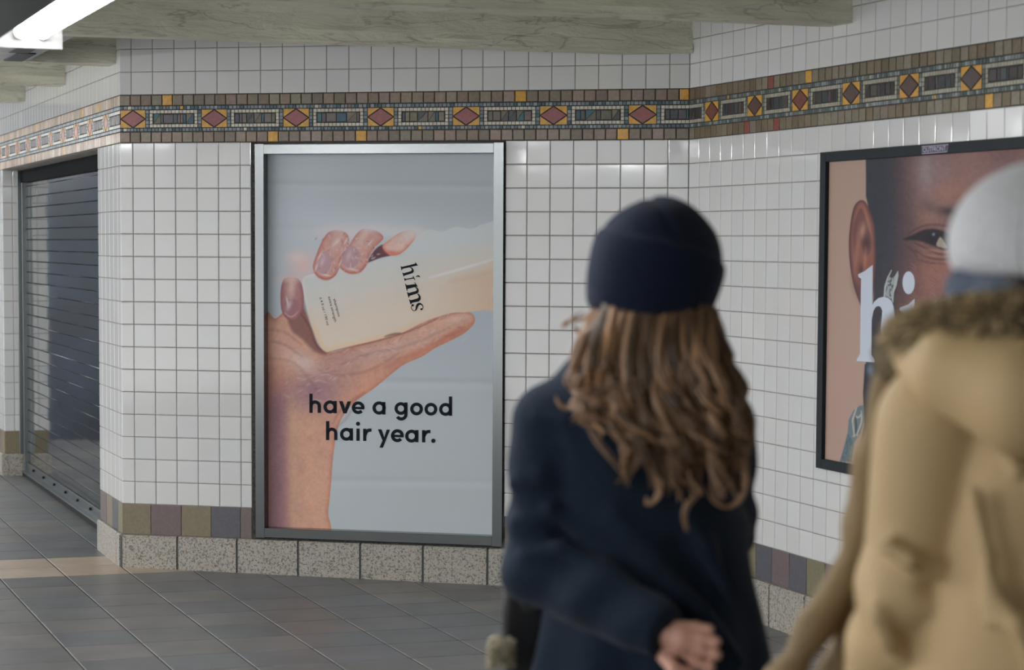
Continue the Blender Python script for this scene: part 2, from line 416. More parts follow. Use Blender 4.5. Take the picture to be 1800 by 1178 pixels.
# ---------------------------------------------------------------- coloured base tiles and granite plinth
OLIVE, PURP, SLATE = rgb(128, 119, 96), rgb(116, 102, 101), rgb(92, 91, 97)
def base_row(mb, w, es, cols, n0=0.0):
    for k in range(len(es) - 1):
        slab(mb, w, es[k], es[k + 1], ZPL, ZBASE, g=0.04, h=0.04, bev=0.02, col=jit(cols[k % len(cols)], 0.05), tilt=0.003, n0=n0)
mb = MB()
base_row(mb, WB, [0] + upx(WB, [265.5, 319, 371.5, 423.3], 915) + [6.1], [OLIVE, PURP, OLIVE, SLATE, PURP])
base_row(mb, WB, [17.5, 18.4, 19.8, 21.2, 22.55, 23.9, LB], [OLIVE, PURP, SLATE, OLIVE, PURP, OLIVE])
tag(mb.build('trim_4', M['base_tile']), kind='structure')
mb = MB()
e0 = upx(WR, [1328.2, 1356, 1387, 1417.5, 1450], 1000)
e = sorted([0.05] + [e0[0] - 1.34 * k for k in range(1, 5) if e0[0] - 1.34 * k > 0.2] + e0 + [e0[-1] + 1.36 * k for k in range(1, 28)])
k0 = e.index(e0[0])
seq = [SLATE, PURP, SLATE, OLIVE, PURP, OLIVE, PURP, SLATE, OLIVE]
base_row(mb, WR, e, [seq[(i - k0) % 9] if i >= k0 else (OLIVE, PURP)[(k0 - i + 1) % 2] for i in range(len(e))])
tag(mb.build('trim_5', M['base_tile']), kind='structure')
mb = MB()
base_row(mb, WL, [0.0, 1.05, 2.45, 3.95, SU0], [OLIVE, SLATE, OLIVE, PURP])
base_row(mb, WL, [SU1 + 1.36 * k for k in range(20)], [OLIVE, PURP, SLATE])
tag(mb.build('trim_6', M['base_tile']), kind='structure')
mb = MB(); base_row(mb, WJ, [0, SD], [OLIVE], n0=0.05)
tag(mb.build('trim_7', M['base_tile']), kind='structure')
def plinth(name, w, es, pr=0.16, n0=0.0):
    mb = MB()
    for a, b in zip(es[:-1], es[1:]):
        g = 0.05
        f = [(a + g, -1.0), (b - g, -1.0), (b - g, ZPL), (a + g, ZPL)]
        fr_ = [wp(w, u, z_, pr + n0) for u, z_ in f]; bk = [wp(w, u, z_, -0.3 + n0) for u, z_ in f]
        c = 0.06
        fr_[2] = wp(w, b - g, ZPL - c, pr + n0); fr_[3] = wp(w, a + g, ZPL - c, pr + n0)
        top = [wp(w, a + g, ZPL, pr - c + n0), wp(w, b - g, ZPL, pr - c + n0)]
        mb.add(fr_ + bk + top, [(0, 1, 2, 3), (3, 2, 9, 8), (8, 9, 6, 7), (1, 5, 6, 9, 2), (0, 3, 8, 7, 4), (4, 7, 6, 5)])
        mb.face([wp(w, a - g, -1, pr - 0.05 + n0), wp(w, a + g, -1, pr - 0.05 + n0), wp(w, a + g, ZPL - 0.08, pr - 0.05 + n0), wp(w, a - g, ZPL - 0.08, pr - 0.05 + n0)], mi=1)
    return tag(mb.build(name, [M['granite'], mat(name + '_joint', rgb(92, 96, 96), 0.8)]), kind='structure')
pu = upx(WB, [212.5, 314, 418.5, 526, 635, 745, 858.5], 975)
plinth('baseboard_back', WB, [0.0] + pu[1:] + [pu[-1] + 2.75, pu[-1] + 5.5, LB - 0.1])
pr_ = upx(WR, [1358], 1060)[0]
plinth('baseboard_right', WR, [0.15, pr_ - 5.6, pr_ - 2.8] + [pr_ + 2.8 * k for k in range(16)])
plinth('baseboard_left', WL, [0.0, 0.75, SU0], pr=0.16); plinth('baseboard_far', WL, [SU1] + [SU1 + 2.8 * k for k in range(1, 10)])
plinth('baseboard_jamb', WJ, [0.0, SD + 0.16], pr=0.12, n0=0.05)

# ---------------------------------------------------------------- floor
e2 = np.array([math.cos(-68.6 * R), math.sin(-68.6 * R)]); n2 = np.array([-e2[1], e2[0]])
e1 = np.array([math.cos(19.7 * R), math.sin(19.7 * R)]); n1 = np.array([-e1[1], e1[0]])
Mx = np.linalg.inv(np.array([n2, n1]))
def fp(a, b, dz=0.0):
    p = Mx @ np.array([a, b]); return (p[0] * T, p[1] * T, (-0.02 - 0.007 * p[0] + dz) * T)
mb = MB()
GA, GB = 2.79, 2.70
for i in range(-22, 26):
    for j in range(-36, 30):
        a, b = 12.53 + GA * i, 92.4 + GB * j
        p = Mx @ np.array([a, b])
        if not (-75 < p[0] < 50 and -12 < p[1] < 165): continue
        g, bv = 0.028, 0.02
        if j in (0, 1): c = jit(rgb(182, 166, 148), 0.05)
        else: c = jit(rng.choice((rgb(118, 117, 116), rgb(112, 112, 112), rgb(122, 119, 117), rgb(110, 112, 114))), 0.06)
        o = [fp(a + g, b + g, -0.03), fp(a + GA - g, b + g, -0.03), fp(a + GA - g, b + GB - g, -0.03), fp(a + g, b + GB - g, -0.03)]
        q = [fp(a + g + bv, b + g + bv), fp(a + GA - g - bv, b + g + bv), fp(a + GA - g - bv, b + GB - g - bv), fp(a + g + bv, b + GB - g - bv)]
        mb.add(o + q, [(4, 5, 6, 7)] + [(k, (k + 1) % 4, 4 + (k + 1) % 4, 4 + k) for k in range(4)], c)
c4 = [(-75, -12), (50, -12), (50, 165), (-75, 165)]
mb.face([(x * T, y * T, (-0.04 - 0.007 * x) * T) for x, y in c4], mi=1)
mb.box([(x * T, y * T, (-1.6 - 0.007 * x) * T) for x, y in c4] + [(x * T, y * T, (-0.2 - 0.007 * x) * T) for x, y in c4], mi=1)
tag(mb.build('floor', [M['floor'], M['joint']]), kind='structure')

# ---------------------------------------------------------------- ceiling and beams
mb = MB()
mb.prism([(-75 * T, -12 * T), (50 * T, -12 * T), (50 * T, 165 * T), (-75 * T, 165 * T)], ZC * T, (ZC + 1.5) * T)
tag(mb.build('ceiling', M['ceiling']), kind='structure')
SL = 0.305
def hit(ic, w):                              # beam line y = ic + SL x with a wall line -> x
    o, d = w[0], w[1]
    s = (ic + SL * o[0] - o[1]) / (d[1] - SL * d[0]); return o[0] + s * d[0], s
def right_end(ic):
    for w, lo, hi in ((WB, 0, LB), (WR, 0, UR), (WL, 0, 66)):
        x, s = hit(ic, w)
        if lo - 1e-6 <= s <= hi: return x
    return 40.0
noisev = None
def beam(ic, label, th=1.66, detail=True):
    xf, xb = right_end(ic), right_end(ic + th)
    x0 = -60.0
    mbm = MB()
    rg = random.Random(int(ic * 10) + 5)
    n = 240 if detail else 20
    # front face as a rough grid, rest plain
    rows = 16 if detail else 1
    def fz(i, j):
        x = x0 + (xf - x0) * (i / n) ** (0.8 if detail else 1)
        z = ZB + (ZC - ZB) * (j / rows) ** 1.3
        dn = 0.0
        if detail:
            for k, (fx, fzz, am, ph) in enumerate(PH):
                dn += am * math.sin(fx * x + fzz * z + ph + 1.7 * math.sin(0.31 * x + ph))
            ridge = ZB + 0.35 + 0.18 * math.sin(0.21 * x + ic) ; dn += 0.09 * math.exp(-((z - ridge) / 0.06) ** 2) * (0.5 + 0.5 * math.sin(1.3 * x + ic))
            ridge = ZB + 1.45 + 0.16 * math.sin(0.17 * x + 2 + ic); dn += 0.12 * math.exp(-((z - ridge) / 0.07) ** 2)
            dn *= min(1, j / 1.0)
            dn = max(-0.16, min(0.16, dn))
        y = ic + SL * x - dn
        return (x * T, y * T, (z + (0.03 * math.sin(2.1 * x) * math.sin(0.7 * x) if j == 0 and detail else 0)) * T)
    PH = [(0.9, 2.0, 0.018, 1.0), (2.3, 5.1, 0.012, 2.0), (5.2, 3.3, 0.008, 0.3), (0.35, 9.0, 0.012, 4.0), (11.0, 17.0, 0.004, 0.4)]
    vs = [fz(i, j) for j in range(rows + 1) for i in range(n + 1)]
    fs = [(j * (n + 1) + i, j * (n + 1) + i + 1, (j + 1) * (n + 1) + i + 1, (j + 1) * (n + 1) + i) for j in range(rows) for i in range(n)]
    nb = len(vs)
    bk = [(x0 * T, (ic + th + SL * x0) * T, ZB * T), (xb * T, (ic + th + SL * xb) * T, ZB * T), (xb * T, (ic + th + SL * xb) * T, ZC * T), (x0 * T, (ic + th + SL * x0) * T, ZC * T)]
    vs += bk
    fs += [tuple(range(0, n + 1))[::-1] + (nb, nb + 1), (nb + 1, nb, nb + 3, nb + 2)]
    fs += [(n, nb + 1, nb + 2, rows * (n + 1) + n), (0, rows * (n + 1), nb + 3, nb)]
    mbm.add(vs, fs)
    o = mbm.build('ceiling_beam', BEAM)
    return tag(o, label, 'beam', 'painted concrete ceiling beams', 'structure')
BEAM = mat('beam_paint', rgb(226, 225, 206), 0.6, spec=0.35, noise=(3, 6, 0.86, 1.08))
nt = BEAM.node_tree
tc = nt.nodes.new('ShaderNodeTexCoord'); mp = nt.nodes.new('ShaderNodeMapping'); mp.inputs['Scale'].default_value = (1, 1, 3.2)
nz = nt.nodes.new('ShaderNodeTexNoise'); nz.inputs['Scale'].default_value = 5; nz.inputs['Detail'].default_value = 9; nz.inputs['Roughness'].default_value = 0.62
nz.inputs['Distortion'].default_value = 0.8
bp = nt.nodes.new('ShaderNodeBump'); bp.inputs['Strength'].default_value = 0.7; bp.inputs['Distance'].default_value = 0.04
mp2 = nt.nodes.new('ShaderNodeMapping'); mp2.inputs['Scale'].default_value = (1, 1, 5.5); mp2.inputs['Rotation'].default_value = (0, 0, -0.3)
nc = nt.nodes.new('ShaderNodeTexNoise'); nc.inputs['Scale'].default_value = 1.7; nc.inputs['Detail'].default_value = 6; nc.inputs['Distortion'].default_value = 0.6
nt.links.new(tc.outputs['Object'], mp2.inputs['Vector']); nt.links.new(mp2.outputs['Vector'], nc.inputs['Vector'])
ab = nt.nodes.new('ShaderNodeMath'); ab.operation = 'SUBTRACT'; ab.inputs[1].default_value = 0.5; nt.links.new(nc.outputs['Fac'], ab.inputs[0])
ab2 = nt.nodes.new('ShaderNodeMath'); ab2.operation = 'ABSOLUTE'; nt.links.new(ab.outputs[0], ab2.inputs[0])
cr = nt.nodes.new('ShaderNodeMapRange'); cr.inputs['From Min'].default_value = 0.0; cr.inputs['From Max'].default_value = 0.014; cr.inputs['To Min'].default_value = 0.68; cr.inputs['To Max'].default_value = 1.0
nt.links.new(ab2.outputs[0], cr.inputs['Value'])
pb = nt.nodes['Principled BSDF']; src_ = pb.inputs['Base Color'].links[0].from_socket
vm = nt.nodes.new('ShaderNodeVectorMath'); vm.operation = 'SCALE'; nt.links.new(src_, vm.inputs[0]); nt.links.new(cr.outputs['Result'], vm.inputs['Scale'])
nt.links.new(vm.outputs[0], pb.inputs['Base Color'])
nt.links.new(tc.outputs['Object'], mp.inputs['Vector']); nt.links.new(mp.outputs['Vector'], nz.inputs['Vector'])
nt.links.new(nz.outputs['Fac'], bp.inputs['Height']); nt.links.new(bp.outputs['Normal'], nt.nodes['Principled BSDF'].inputs['Normal'])
for ic, lb in ((85.9, 'pale green rough concrete beam ending in the wall corner above the mosaic'),
               (72.25, 'foremost pale green concrete beam crossing the top edge and ending over the right wall'),
               (100.2, 'short dark green beam behind the first, ending at the left white tile corner'),
               (114.5, 'third concrete beam back, ending on the left white wall'),
               (128.9, 'farthest concrete beam, a stub at the left edge')):
    beam(ic, lb)
for ic in (58.5, 44.8, 31, 17, 3):
    beam(ic, 'pale green concrete beam overhead, out of the frame', detail=False)
# the side of the passage that faces the shutter, seen only in its reflection
mb = MB()
PX, PY = -52.0, 150.0
for a, b, m_ in ((-46.5, -30.0, 0),):
    mb.prism([(-60 * T, 149 * T), (-41.5 * T, 149 * T), (-41.5 * T, 153 * T), (-60 * T, 153 * T)], -0.2 * T, ZC * T)
tag(mb.build('wall_far', M['navy_wall']), kind='structure')

# ---------------------------------------------------------------- rolling shutter
sh = empty('rolling_shutter', wp(WL, (SU0 + SU1) / 2, 0.2, -SD))
tag(sh, 'closed rolling shutter of polished metal slats in the left wall opening', 'shutter')
pitch_ = 0.65; z0s = 1.05
mb = MB()
z = z0s; k = 0
while z < H1 - 0.75:
    z1 = min(z + pitch_, H1 - 0.7)
    nn = -SD + 0.0
    prof = [(0.0, 0.0), (0.05, 0.05), (0.95, 0.05), (1.0, 0.0)]
    r1 = rng.gauss(0, 0.006)
    us = [SU0 - 0.4 + (SU1 - SU0 + 0.8) * i / 12 for i in range(13)]
    for i in range(12):
        for (ta, na), (tb_, nb) in zip(prof[:-1], prof[1:]):
            mi = 1 if ta in (0.0, 0.95) else 0
            wv = lambda u: 0.006 * math.sin(u * 0.5 + k * 2.1)
            mb.face([wp(WL, us[i], z + (z1 - z) * ta, nn + na + wv(us[i]) + r1 * ta), wp(WL, us[i + 1], z + (z1 - z) * ta, nn + na + wv(us[i + 1]) + r1 * ta),
                     wp(WL, us[i + 1], z + (z1 - z) * tb_, nn + nb + wv(us[i + 1]) + r1 * tb_), wp(WL, us[i], z + (z1 - z) * tb_, nn + nb + wv(us[i]) + r1 * tb_)], mi=mi)
    z = z1; k += 1
mb.build('curtain', [M['slat'], M['slat_edge']], sh)
def wbox(mb, w, u0, u1, z0, z1, n0, n1, mi=0, col=(1, 1, 1, 1)):
    q = [wp(w, u0, z0, n1), wp(w, u1, z0, n1), wp(w, u1, z0, n0), wp(w, u0, z0, n0), wp(w, u0, z1, n1), wp(w, u1, z1, n1), wp(w, u1, z1, n0), wp(w, u0, z1, n0)]
    mb.box(q, col, mi)
for a in (SU1 - 0.42, SU0 - 0.05):
    mb = MB()
    if a > 20:
        wbox(mb, WL, a + 0.28, a + 0.42, 0.1, H1 - 0.05, -SD - 0.2, -SD + 0.5); wbox(mb, WL, a, a + 0.12, 0.1, H1 - 0.1, -SD - 0.1, -SD + 0.28)
        wbox(mb, WL, a + 0.12, a + 0.28, 0.1, H1 - 0.1, -SD - 0.2, -SD + 0.1)
    else: wbox(mb, WL, a, a + 0.4, 0.1, H1 - 0.1, -SD - 0.1, -SD + 0.3)
    mb.build('guide_rail', M['rail'], sh, bevel=0.002)
mb = MB(); wbox(mb, WL, SU0, SU1, H1 - 0.78, H1 - 0.02, -SD - 0.3, -SD + 0.3); mb.build('header_box', M['header'], sh, bevel=0.004)
mb = MB()
wbox(mb, WL, SU0 - 0.3, SU1 - 0.4, 0.52, 1.05, -SD - 0.1, -SD + 0.12); wbox(mb, WL, SU0 - 0.3, SU1 - 0.4, 0.46, 0.56, -SD + 0.1, -SD + 0.45)
bb = mb.build('bottom_bar', M['rail'], sh, bevel=0.003)
for k in range(8):
    mb = MB(); uu = SU0 + 2 + k * 3.9
    c = wp(WL, uu, 0.82, -SD + 0.12); nrm = np.array([WL[2][0], WL[2][1], 0])
    mb.tube([c, c + nrm * 0.012], 0.008, 8)
    mb.build('bolt', M['dark_metal'], bb)
mb = MB(); wbox(mb, WL, SU0 - 0.3, SU1 - 0.1, 0.08, 0.48, -SD - 0.1, -SD + 0.35); mb.build('rubber_seal', M['rubber'], sh)

# ---------------------------------------------------------------- painting helpers (printed pictures)
def spline(pts, closed=True, n=8):
    pts = [np.array(p, float) for p in pts]; out = []; k = len(pts)
    for i in range(k if closed else k - 1):
        g = lambda j: pts[j % k] if closed else pts[min(max(j, 0), k - 1)]
        p0, p1, p2, p3 = g(i - 1), g(i), g(i + 1), g(i + 2)
        for s in range(n):
            t = s / n
            out.append(0.5 * ((2 * p1) + (-p0 + p2) * t + (2 * p0 - 5 * p1 + 4 * p2 - p3) * t * t + (-p0 + 3 * p1 - 3 * p2 + p3) * t ** 3))
    if not closed: out.append(pts[-1])
    return np.array(out)
class Canvas:
    def __init__(s, X, Y, col):
        s.X, s.Y = X, Y; s.c = np.empty(X.shape + (3,)); s.c[:] = s2l(col)
        s.nz = {}
    def noise(s, sc, seed=0, oct_=3, ax=1.0):
        key = (sc, seed, oct_, ax)
        if key not in s.nz:
            r = np.random.RandomState(seed + 11); v = np.zeros(s.X.shape); a = 1.0; tot = 0
            for o in range(oct_):
                g = r.rand(64, 64); x = s.X / sc * (2 ** o) * ax; y = s.Y / sc * (2 ** o)
                xi, yi = np.floor(x).astype(int), np.floor(y).astype(int); fx, fy = x - xi, y - yi
                fx = fx * fx * (3 - 2 * fx); fy = fy * fy * (3 - 2 * fy)
                q = lambda a_, b_: g[(yi + b_) % 64, (xi + a_) % 64]
                v += a * ((q(0, 0) * (1 - fx) + q(1, 0) * fx) * (1 - fy) + (q(0, 1) * (1 - fx) + q(1, 1) * fx) * fy); tot += a; a *= 0.55
            s.nz[key] = v / tot * 2 - 1
        return s.nz[key]
    def sd(s, poly):
        P = np.asarray(poly, float); d2 = np.full(s.X.shape, 1e12); ins = np.zeros(s.X.shape, bool)
        x0, y0 = P.min(0) - 60; x1, y1 = P.max(0) + 60
        m = (s.X > x0) & (s.X < x1) & (s.Y > y0) & (s.Y < y1)
        x, y = s.X[m], s.Y[m]; dd = np.full(x.shape, 1e12); ii = np.zeros(x.shape, bool)
        for i in range(len(P)):
            a, b = P[i], P[(i + 1) % len(P)]; e = b - a
            L2 = max(e @ e, 1e-9); t = np.clip(((x - a[0]) * e[0] + (y - a[1]) * e[1]) / L2, 0, 1)
            dd = np.minimum(dd, (x - a[0] - t * e[0]) ** 2 + (y - a[1] - t * e[1]) ** 2)
            if a[1] != b[1]:
                c = ((a[1] > y) != (b[1] > y)) & (x < (b[0] - a[0]) * (y - a[1]) / (b[1] - a[1]) + a[0]); ii ^= c
        o = np.full(s.X.shape, 1e3); r = np.sqrt(dd); o[m] = np.where(ii, -r, r); return o
    def fill(s, mask, col):
        c = s2l(col) if np.ndim(col) == 1 else col
        s.c = s.c * (1 - mask[..., None]) + c * mask[..., None]
    def poly(s, pts, col, feather=1.2, alpha=1.0, smooth=True, shade=None):
        P = spline(pts) if smooth else np.array(pts, float)
        d = s.sd(P); m = np.clip(0.5 - d / feather, 0, 1); m = m * m * (3 - 2 * m) * alpha
        if shade is not None: col = shade(d)
        s.fill(m, col); return d
    def blob(s, x, y, rx, ry, col, alpha=1.0, ang=0.0, p=1.0):
        if max(rx, ry) < 14:                 # small marks touch only their own neighbourhood
            r = 3.2 * max(rx, ry); m = (np.abs(s.X - x) < r) & (np.abs(s.Y - y) < r)
            if not m.any(): return
            c, q = math.cos(ang * R), math.sin(ang * R); X, Y = s.X[m] - x, s.Y[m] - y
            k = (alpha * np.exp(-(((X * c + Y * q) / rx) ** 2 + ((-X * q + Y * c) / ry) ** 2)))[:, None]
            s.c[m] = s.c[m] * (1 - k) + s2l(col) * k; return
        c, q = math.cos(ang * R), math.sin(ang * R)
        u = ((s.X - x) * c + (s.Y - y) * q) / rx; v = (-(s.X - x) * q + (s.Y - y) * c) / ry
        s.fill(alpha * np.exp(-(u * u + v * v) ** p), col)
    def line(s, pts, w, col, feather=1.5, alpha=1.0, taper=True):
        P = spline(pts, False, 6); d = np.full(s.X.shape, 1e3); n = len(P)
        for i in range(n - 1):
            a, b = P[i], P[i + 1]; e = b - a; L2 = max(e @ e, 1e-9)
            t = np.clip(((s.X - a[0]) * e[0] + (s.Y - a[1]) * e[1]) / L2, 0, 1)
            ww = w * (math.sin(math.pi * (i + 0.7) / (n + 0.4)) ** 0.6 if taper else 1) / 2
            d = np.minimum(d, np.hypot(s.X - a[0] - t * e[0], s.Y - a[1] - t * e[1]) - ww)
        m = np.clip(0.5 - d / feather, 0, 1) * alpha; s.fill(m, col)
def sheet(name, w, u0, u1, z0, z1, n, step, paint, parent):
    nu, nz_ = int((u1 - u0) / step) + 1, int((z1 - z0) / step) + 1
    U, Z = np.meshgrid(np.linspace(u0, u1, nu), np.linspace(z0, z1, nz_))
    o = w[0] + w[2] * n
    Pt = np.stack([(o[0] + w[1][0] * U) * T, (o[1] + w[1][1] * U) * T, Z * T], -1)
    X, Y = project(Pt)
    c = paint(X, Y)
    col = np.ones((nz_ * nu, 4), np.float32); col[:, :3] = np.clip(c, 0, 1).reshape(-1, 3)
    idx = np.arange(nu * nz_).reshape(nz_, nu)
    q = np.stack([idx[:-1, :-1], idx[:-1, 1:], idx[1:, 1:], idx[1:, :-1]], -1).reshape(-1, 4)
    o_ = grid_mesh(name, Pt.reshape(-1, 3), q, M['print'], parent, col, False)
    return o_
def grid_mesh(name, V, Q, material, parent=None, col=None, smooth=True):
    me = bpy.data.meshes.new(name); me.vertices.add(len(V)); me.vertices.foreach_set('co', np.asarray(V, np.float32).ravel())
    k = Q.shape[1]; me.loops.add(Q.size); me.loops.foreach_set('vertex_index', Q.astype(np.int32).ravel())
    me.polygons.add(len(Q)); me.polygons.foreach_set('loop_start', np.arange(0, Q.size, k, dtype=np.int32))
    me.polygons.foreach_set('loop_total', np.full(len(Q), k, np.int32))
    me.polygons.foreach_set('use_smooth', np.full(len(Q), smooth))
    if col is not None:
        at = me.color_attributes.new('Col', 'FLOAT_COLOR', 'POINT'); at.data.foreach_set('color', np.asarray(col, np.float32).ravel())
    me.materials.append(material); me.update(calc_edges=True); me.validate()
    o = bpy.data.objects.new(name, me); COL.objects.link(o)
    if parent: o.parent = parent; o.matrix_parent_inverse = parent.matrix_world.inverted()
    return o

PK = 1.0       # printed inks are a little darker than they read under the lamps
def paint_one(X, Y):
    C = Canvas(X, Y, (200, 209, 216))
    C.blob(700, 330, 260, 120, (192, 200, 204), 0.7); C.blob(760, 520, 200, 120, (186, 196, 205), 0.5)
    C.blob(520, 420, 90, 150, (212, 222, 232), 0.8); C.blob(760, 860, 200, 130, (194, 201, 202), 0.6); C.blob(640, 395, 150, 30, (214, 222, 230), 0.8)
    for yy, a in ((322, .5), (400, .2), (668, .6), (842, .5), (484, .2)):
        C.fill(a * np.exp(-((Y - yy - 0.01 * (X - 670)) / 5) ** 2) * (0.6 + 0.4 * C.noise(60, 3)), (176, 185, 192))
        C.fill(a * np.exp(-((Y - yy - 9 - 0.01 * (X - 670)) / 6) ** 2) * 0.8, (212, 220, 226))
    n1_, n2_, n3_ = C.noise(46, 1, 4), C.noise(14, 2, 3), C.noise(4, 4, 2)
    sk = s2l((214, 162, 146)); pu = s2l((170, 130, 140)); pe = s2l((228, 178, 152)); li = s2l((238, 214, 206))
    G = lambda x, y, rx, ry, a=0.0: np.exp(-((((X - x) * math.cos(a) + (Y - y) * math.sin(a)) / rx) ** 2 + ((-(X - x) * math.sin(a) + (Y - y) * math.cos(a)) / ry) ** 2))[..., None]
    def mixc(c, m, col): return c * (1 - m) + s2l(col) * m
    def skin(d):
        t = np.clip(0.5 + n1_ * 1.1, 0, 1)[..., None]
        c = sk * (1 - t) + pe * t
        low = np.clip((Y - 640) / 60, 0, 1)[..., None]
        c = mixc(c, np.exp(-((X - 488) / 24) ** 2)[..., None] * low * 0.9, (156, 118, 132))
        c = mixc(c, np.exp(-((X - 516 - 3 * n2_) / 9) ** 2)[..., None] * low * 0.6, (222, 178, 152))
        c = mixc(c, np.exp(-((X - 552) / 14) ** 2)[..., None] * low * 0.35, (228, 176, 154))
        c = mixc(c, G(556, 686, 58, 36) * 0.95, (170, 134, 146)); c = mixc(c, G(600, 640, 60, 26, -.35) * 0.6, (190, 148, 146))
        c = mixc(c, G(498, 612, 34, 40) * .6, (236, 188, 168)); c = mixc(c, G(486, 668, 26, 30) * .5, (208, 142, 124))
        c = mixc(c, G(530, 636, 26, 14, .5) * .8, (238, 216, 206)); c = mixc(c, G(640, 690, 50, 22, -.6) * .6, (228, 160, 134))
        c = mixc(c, G(690, 612, 80, 12, -.33) * .8, (224, 186, 176)); c = mixc(c, G(800, 560, 30, 7, -.2) * .7, (244, 206, 190))
        c = mixc(c, G(795, 588, 42, 6, -.45) * .8, (204, 122, 100)); c = mixc(c, G(730, 622, 60, 7, -.4) * .7, (206, 130, 108))
        e = (np.clip(1 + d / 10, 0, 1)[..., None]) ** 2 * 0.75; c = c * (1 - e) + s2l((206, 126, 102)) * e
        return c * (1 + 0.08 * n2_ + 0.09 * n3_)[..., None]
    C.poly([(455, 575), (485, 560), (505, 545), (534, 545), (552, 592), (566, 616), (590, 618), (640, 603), (700, 588), (745, 566), (790, 551), (818, 547),
            (833, 555), (833, 569), (816, 586), (790, 600), (765, 612), (742, 627), (712, 640), (690, 656), (660, 681), (625, 706), (604, 730), (593, 756), (586, 800),
            (582, 850), (577, 900), (573, 945), (455, 950)], None, 2.0, shade=skin)
    for pts, a in (([(600, 640), (650, 622), (720, 606), (790, 576)], .35), ([(560, 650), (600, 660), (650, 650), (700, 622)], .4), ([(585, 745), (600, 720), (640, 690)], .5), ([(592, 752), (606, 738), (618, 722)], .4),
                   ([(480, 630), (520, 640), (560, 690)], .35), ([(476, 600), (500, 606), (530, 626)], .45), ([(474, 580), (500, 584), (528, 604)], .4)):
        C.line(pts, 4, (160, 102, 98), 6, a)
    rs = np.random.RandomState(5)
    for i in range(150):                     # creases and foam flecks
        x = 500 + rs.rand() * 320; y = 640 - (x - 560) * 0.36 + rs.randn() * 22 + (30 if x < 580 else 0)
        C.blob(x, y, 3 + 5 * rs.rand(), 1.3, (244, 226, 220) if i % 2 else (156, 104, 106), 0.3, -60 + rs.rand() * 90)
    C.poly([(505, 548), (528, 520), (542, 560), (556, 600), (574, 622), (556, 620), (530, 596), (512, 580)], (128, 84, 84), 9, 0.8)
    C.blob(532, 466, 26, 24, (244, 208, 202), 0.85); C.blob(520, 452, 16, 10, (246, 226, 222), 0.7)
    def bottle(d):
        t = np.clip((Y - (470 - 0.28 * (X - 600))) / 100, 0, 1)[..., None]
        c = s2l((222, 228, 228)) * (1 - t) + s2l((240, 224, 208)) * t
        m = (np.clip((X - 750) / 110, 0, 1) * np.clip((Y - 478 + 0.25 * (X - 760)) / 36, 0, 1))[..., None]; c = c * (1 - m) + s2l((232, 204, 180)) * m
        m = (np.clip(1 + d / 12, 0, 1) * np.clip((Y - 540) / 40, 0, 1))[..., None] * 0.7; c = c * (1 - m) + s2l((246, 206, 160)) * m
        m = (np.clip(1 + d / 6, 0, 1) * np.clip((560 - Y) / 60, 0, 1) * np.clip((600 - X) / 30, 0, 1))[..., None] * 0.7; c = c * (1 - m) + s2l((246, 240, 234)) * m
        return c * (1 + 0.012 * n2_ + .008 * n3_)[..., None]
    C.poly([(534, 488), (560, 480), (610, 470), (640, 455), (690, 438), (730, 418), (752, 404), (776, 408), (800, 399), (830, 402), (850, 394), (885, 400), (885, 536), (850, 545), (820, 549), (790, 551),
            (745, 566), (700, 588), (640, 604), (595, 614), (574, 619), (562, 608), (550, 580), (540, 545), (533, 510)], None, 2.5, shade=bottle)
    C.blob(780, 422, 100, 20, (222, 229, 234), 0.85, -8)
    C.line([(755, 488), (800, 476), (870, 455)], 4, (246, 246, 246), 4, 0.9); C.line([(790, 496), (840, 484), (885, 474)], 8, (222, 194, 168), 10, .5)
    C.line([(575, 620), (620, 609), (660, 600), (720, 582), (770, 560)], 2.5, (160, 100, 92), 3, 0.85); C.line([(676, 592), (690, 588), (704, 586)], 4, (126, 74, 76), 3, .8)
    C.line([(520, 540), (545, 575), (556, 606), (572, 620)], 3, (120, 76, 80), 4, 0.8)
    C.poly([(640, 464), (650, 452), (660, 438), (673, 430), (682, 440), (694, 447), (668, 454)], (112, 76, 86), 3, 1.0)
    def finger(poly, base, edge, hx, hy, ha):
        def sh_(d):
            e = (np.clip(1 + d / 9, 0, 1)[..., None]) ** 1.6; c = s2l(base) * (1 - e) + s2l(edge) * e
            c = mixc(c, G(hx, hy, 7, 20, ha) * .75, (240, 208, 202))
            return c * (1 + 0.07 * n2_ + 0.08 * n3_)[..., None]
        C.poly(poly, None, 2.0, shade=sh_)
    C.blob(604, 410, 50, 14, (236, 228, 230), 0.9); C.blob(690, 408, 54, 13, (232, 232, 236), 0.8)
    finger([(566, 424), (578, 408), (596, 404), (612, 414), (612, 436), (602, 458), (590, 484), (574, 492), (558, 486), (550, 470), (556, 448)], (222, 170, 160), (208, 132, 120), 592, 424, .5)
    finger([(626, 412), (640, 402), (662, 406), (674, 418), (662, 432), (650, 448), (644, 466), (632, 479), (612, 480), (598, 470), (598, 452), (612, 434)], (224, 174, 164), (210, 134, 122), 636, 420, .6)
    finger([(672, 434), (684, 422), (706, 408), (728, 406), (730, 418), (718, 434), (704, 446), (686, 449)], (240, 206, 196), (234, 140, 114), 704, 418, 1.2)
    C.blob(726, 409, 22, 12, (232, 226, 226), 0.9); C.blob(596, 402, 26, 7, (232, 226, 228), .8); C.blob(655, 402, 26, 7, (234, 228, 230), .85); C.blob(690, 444, 12, 4, (236, 128, 104), .8, 10)
    finger([(497, 494), (506, 488), (524, 490), (532, 506), (534, 532), (528, 552), (518, 563), (504, 560), (495, 546), (493, 518)], (190, 138, 138), (164, 104, 104), 512, 506, .1)
    C.blob(512, 490, 20, 7, (238, 206, 200), .8)
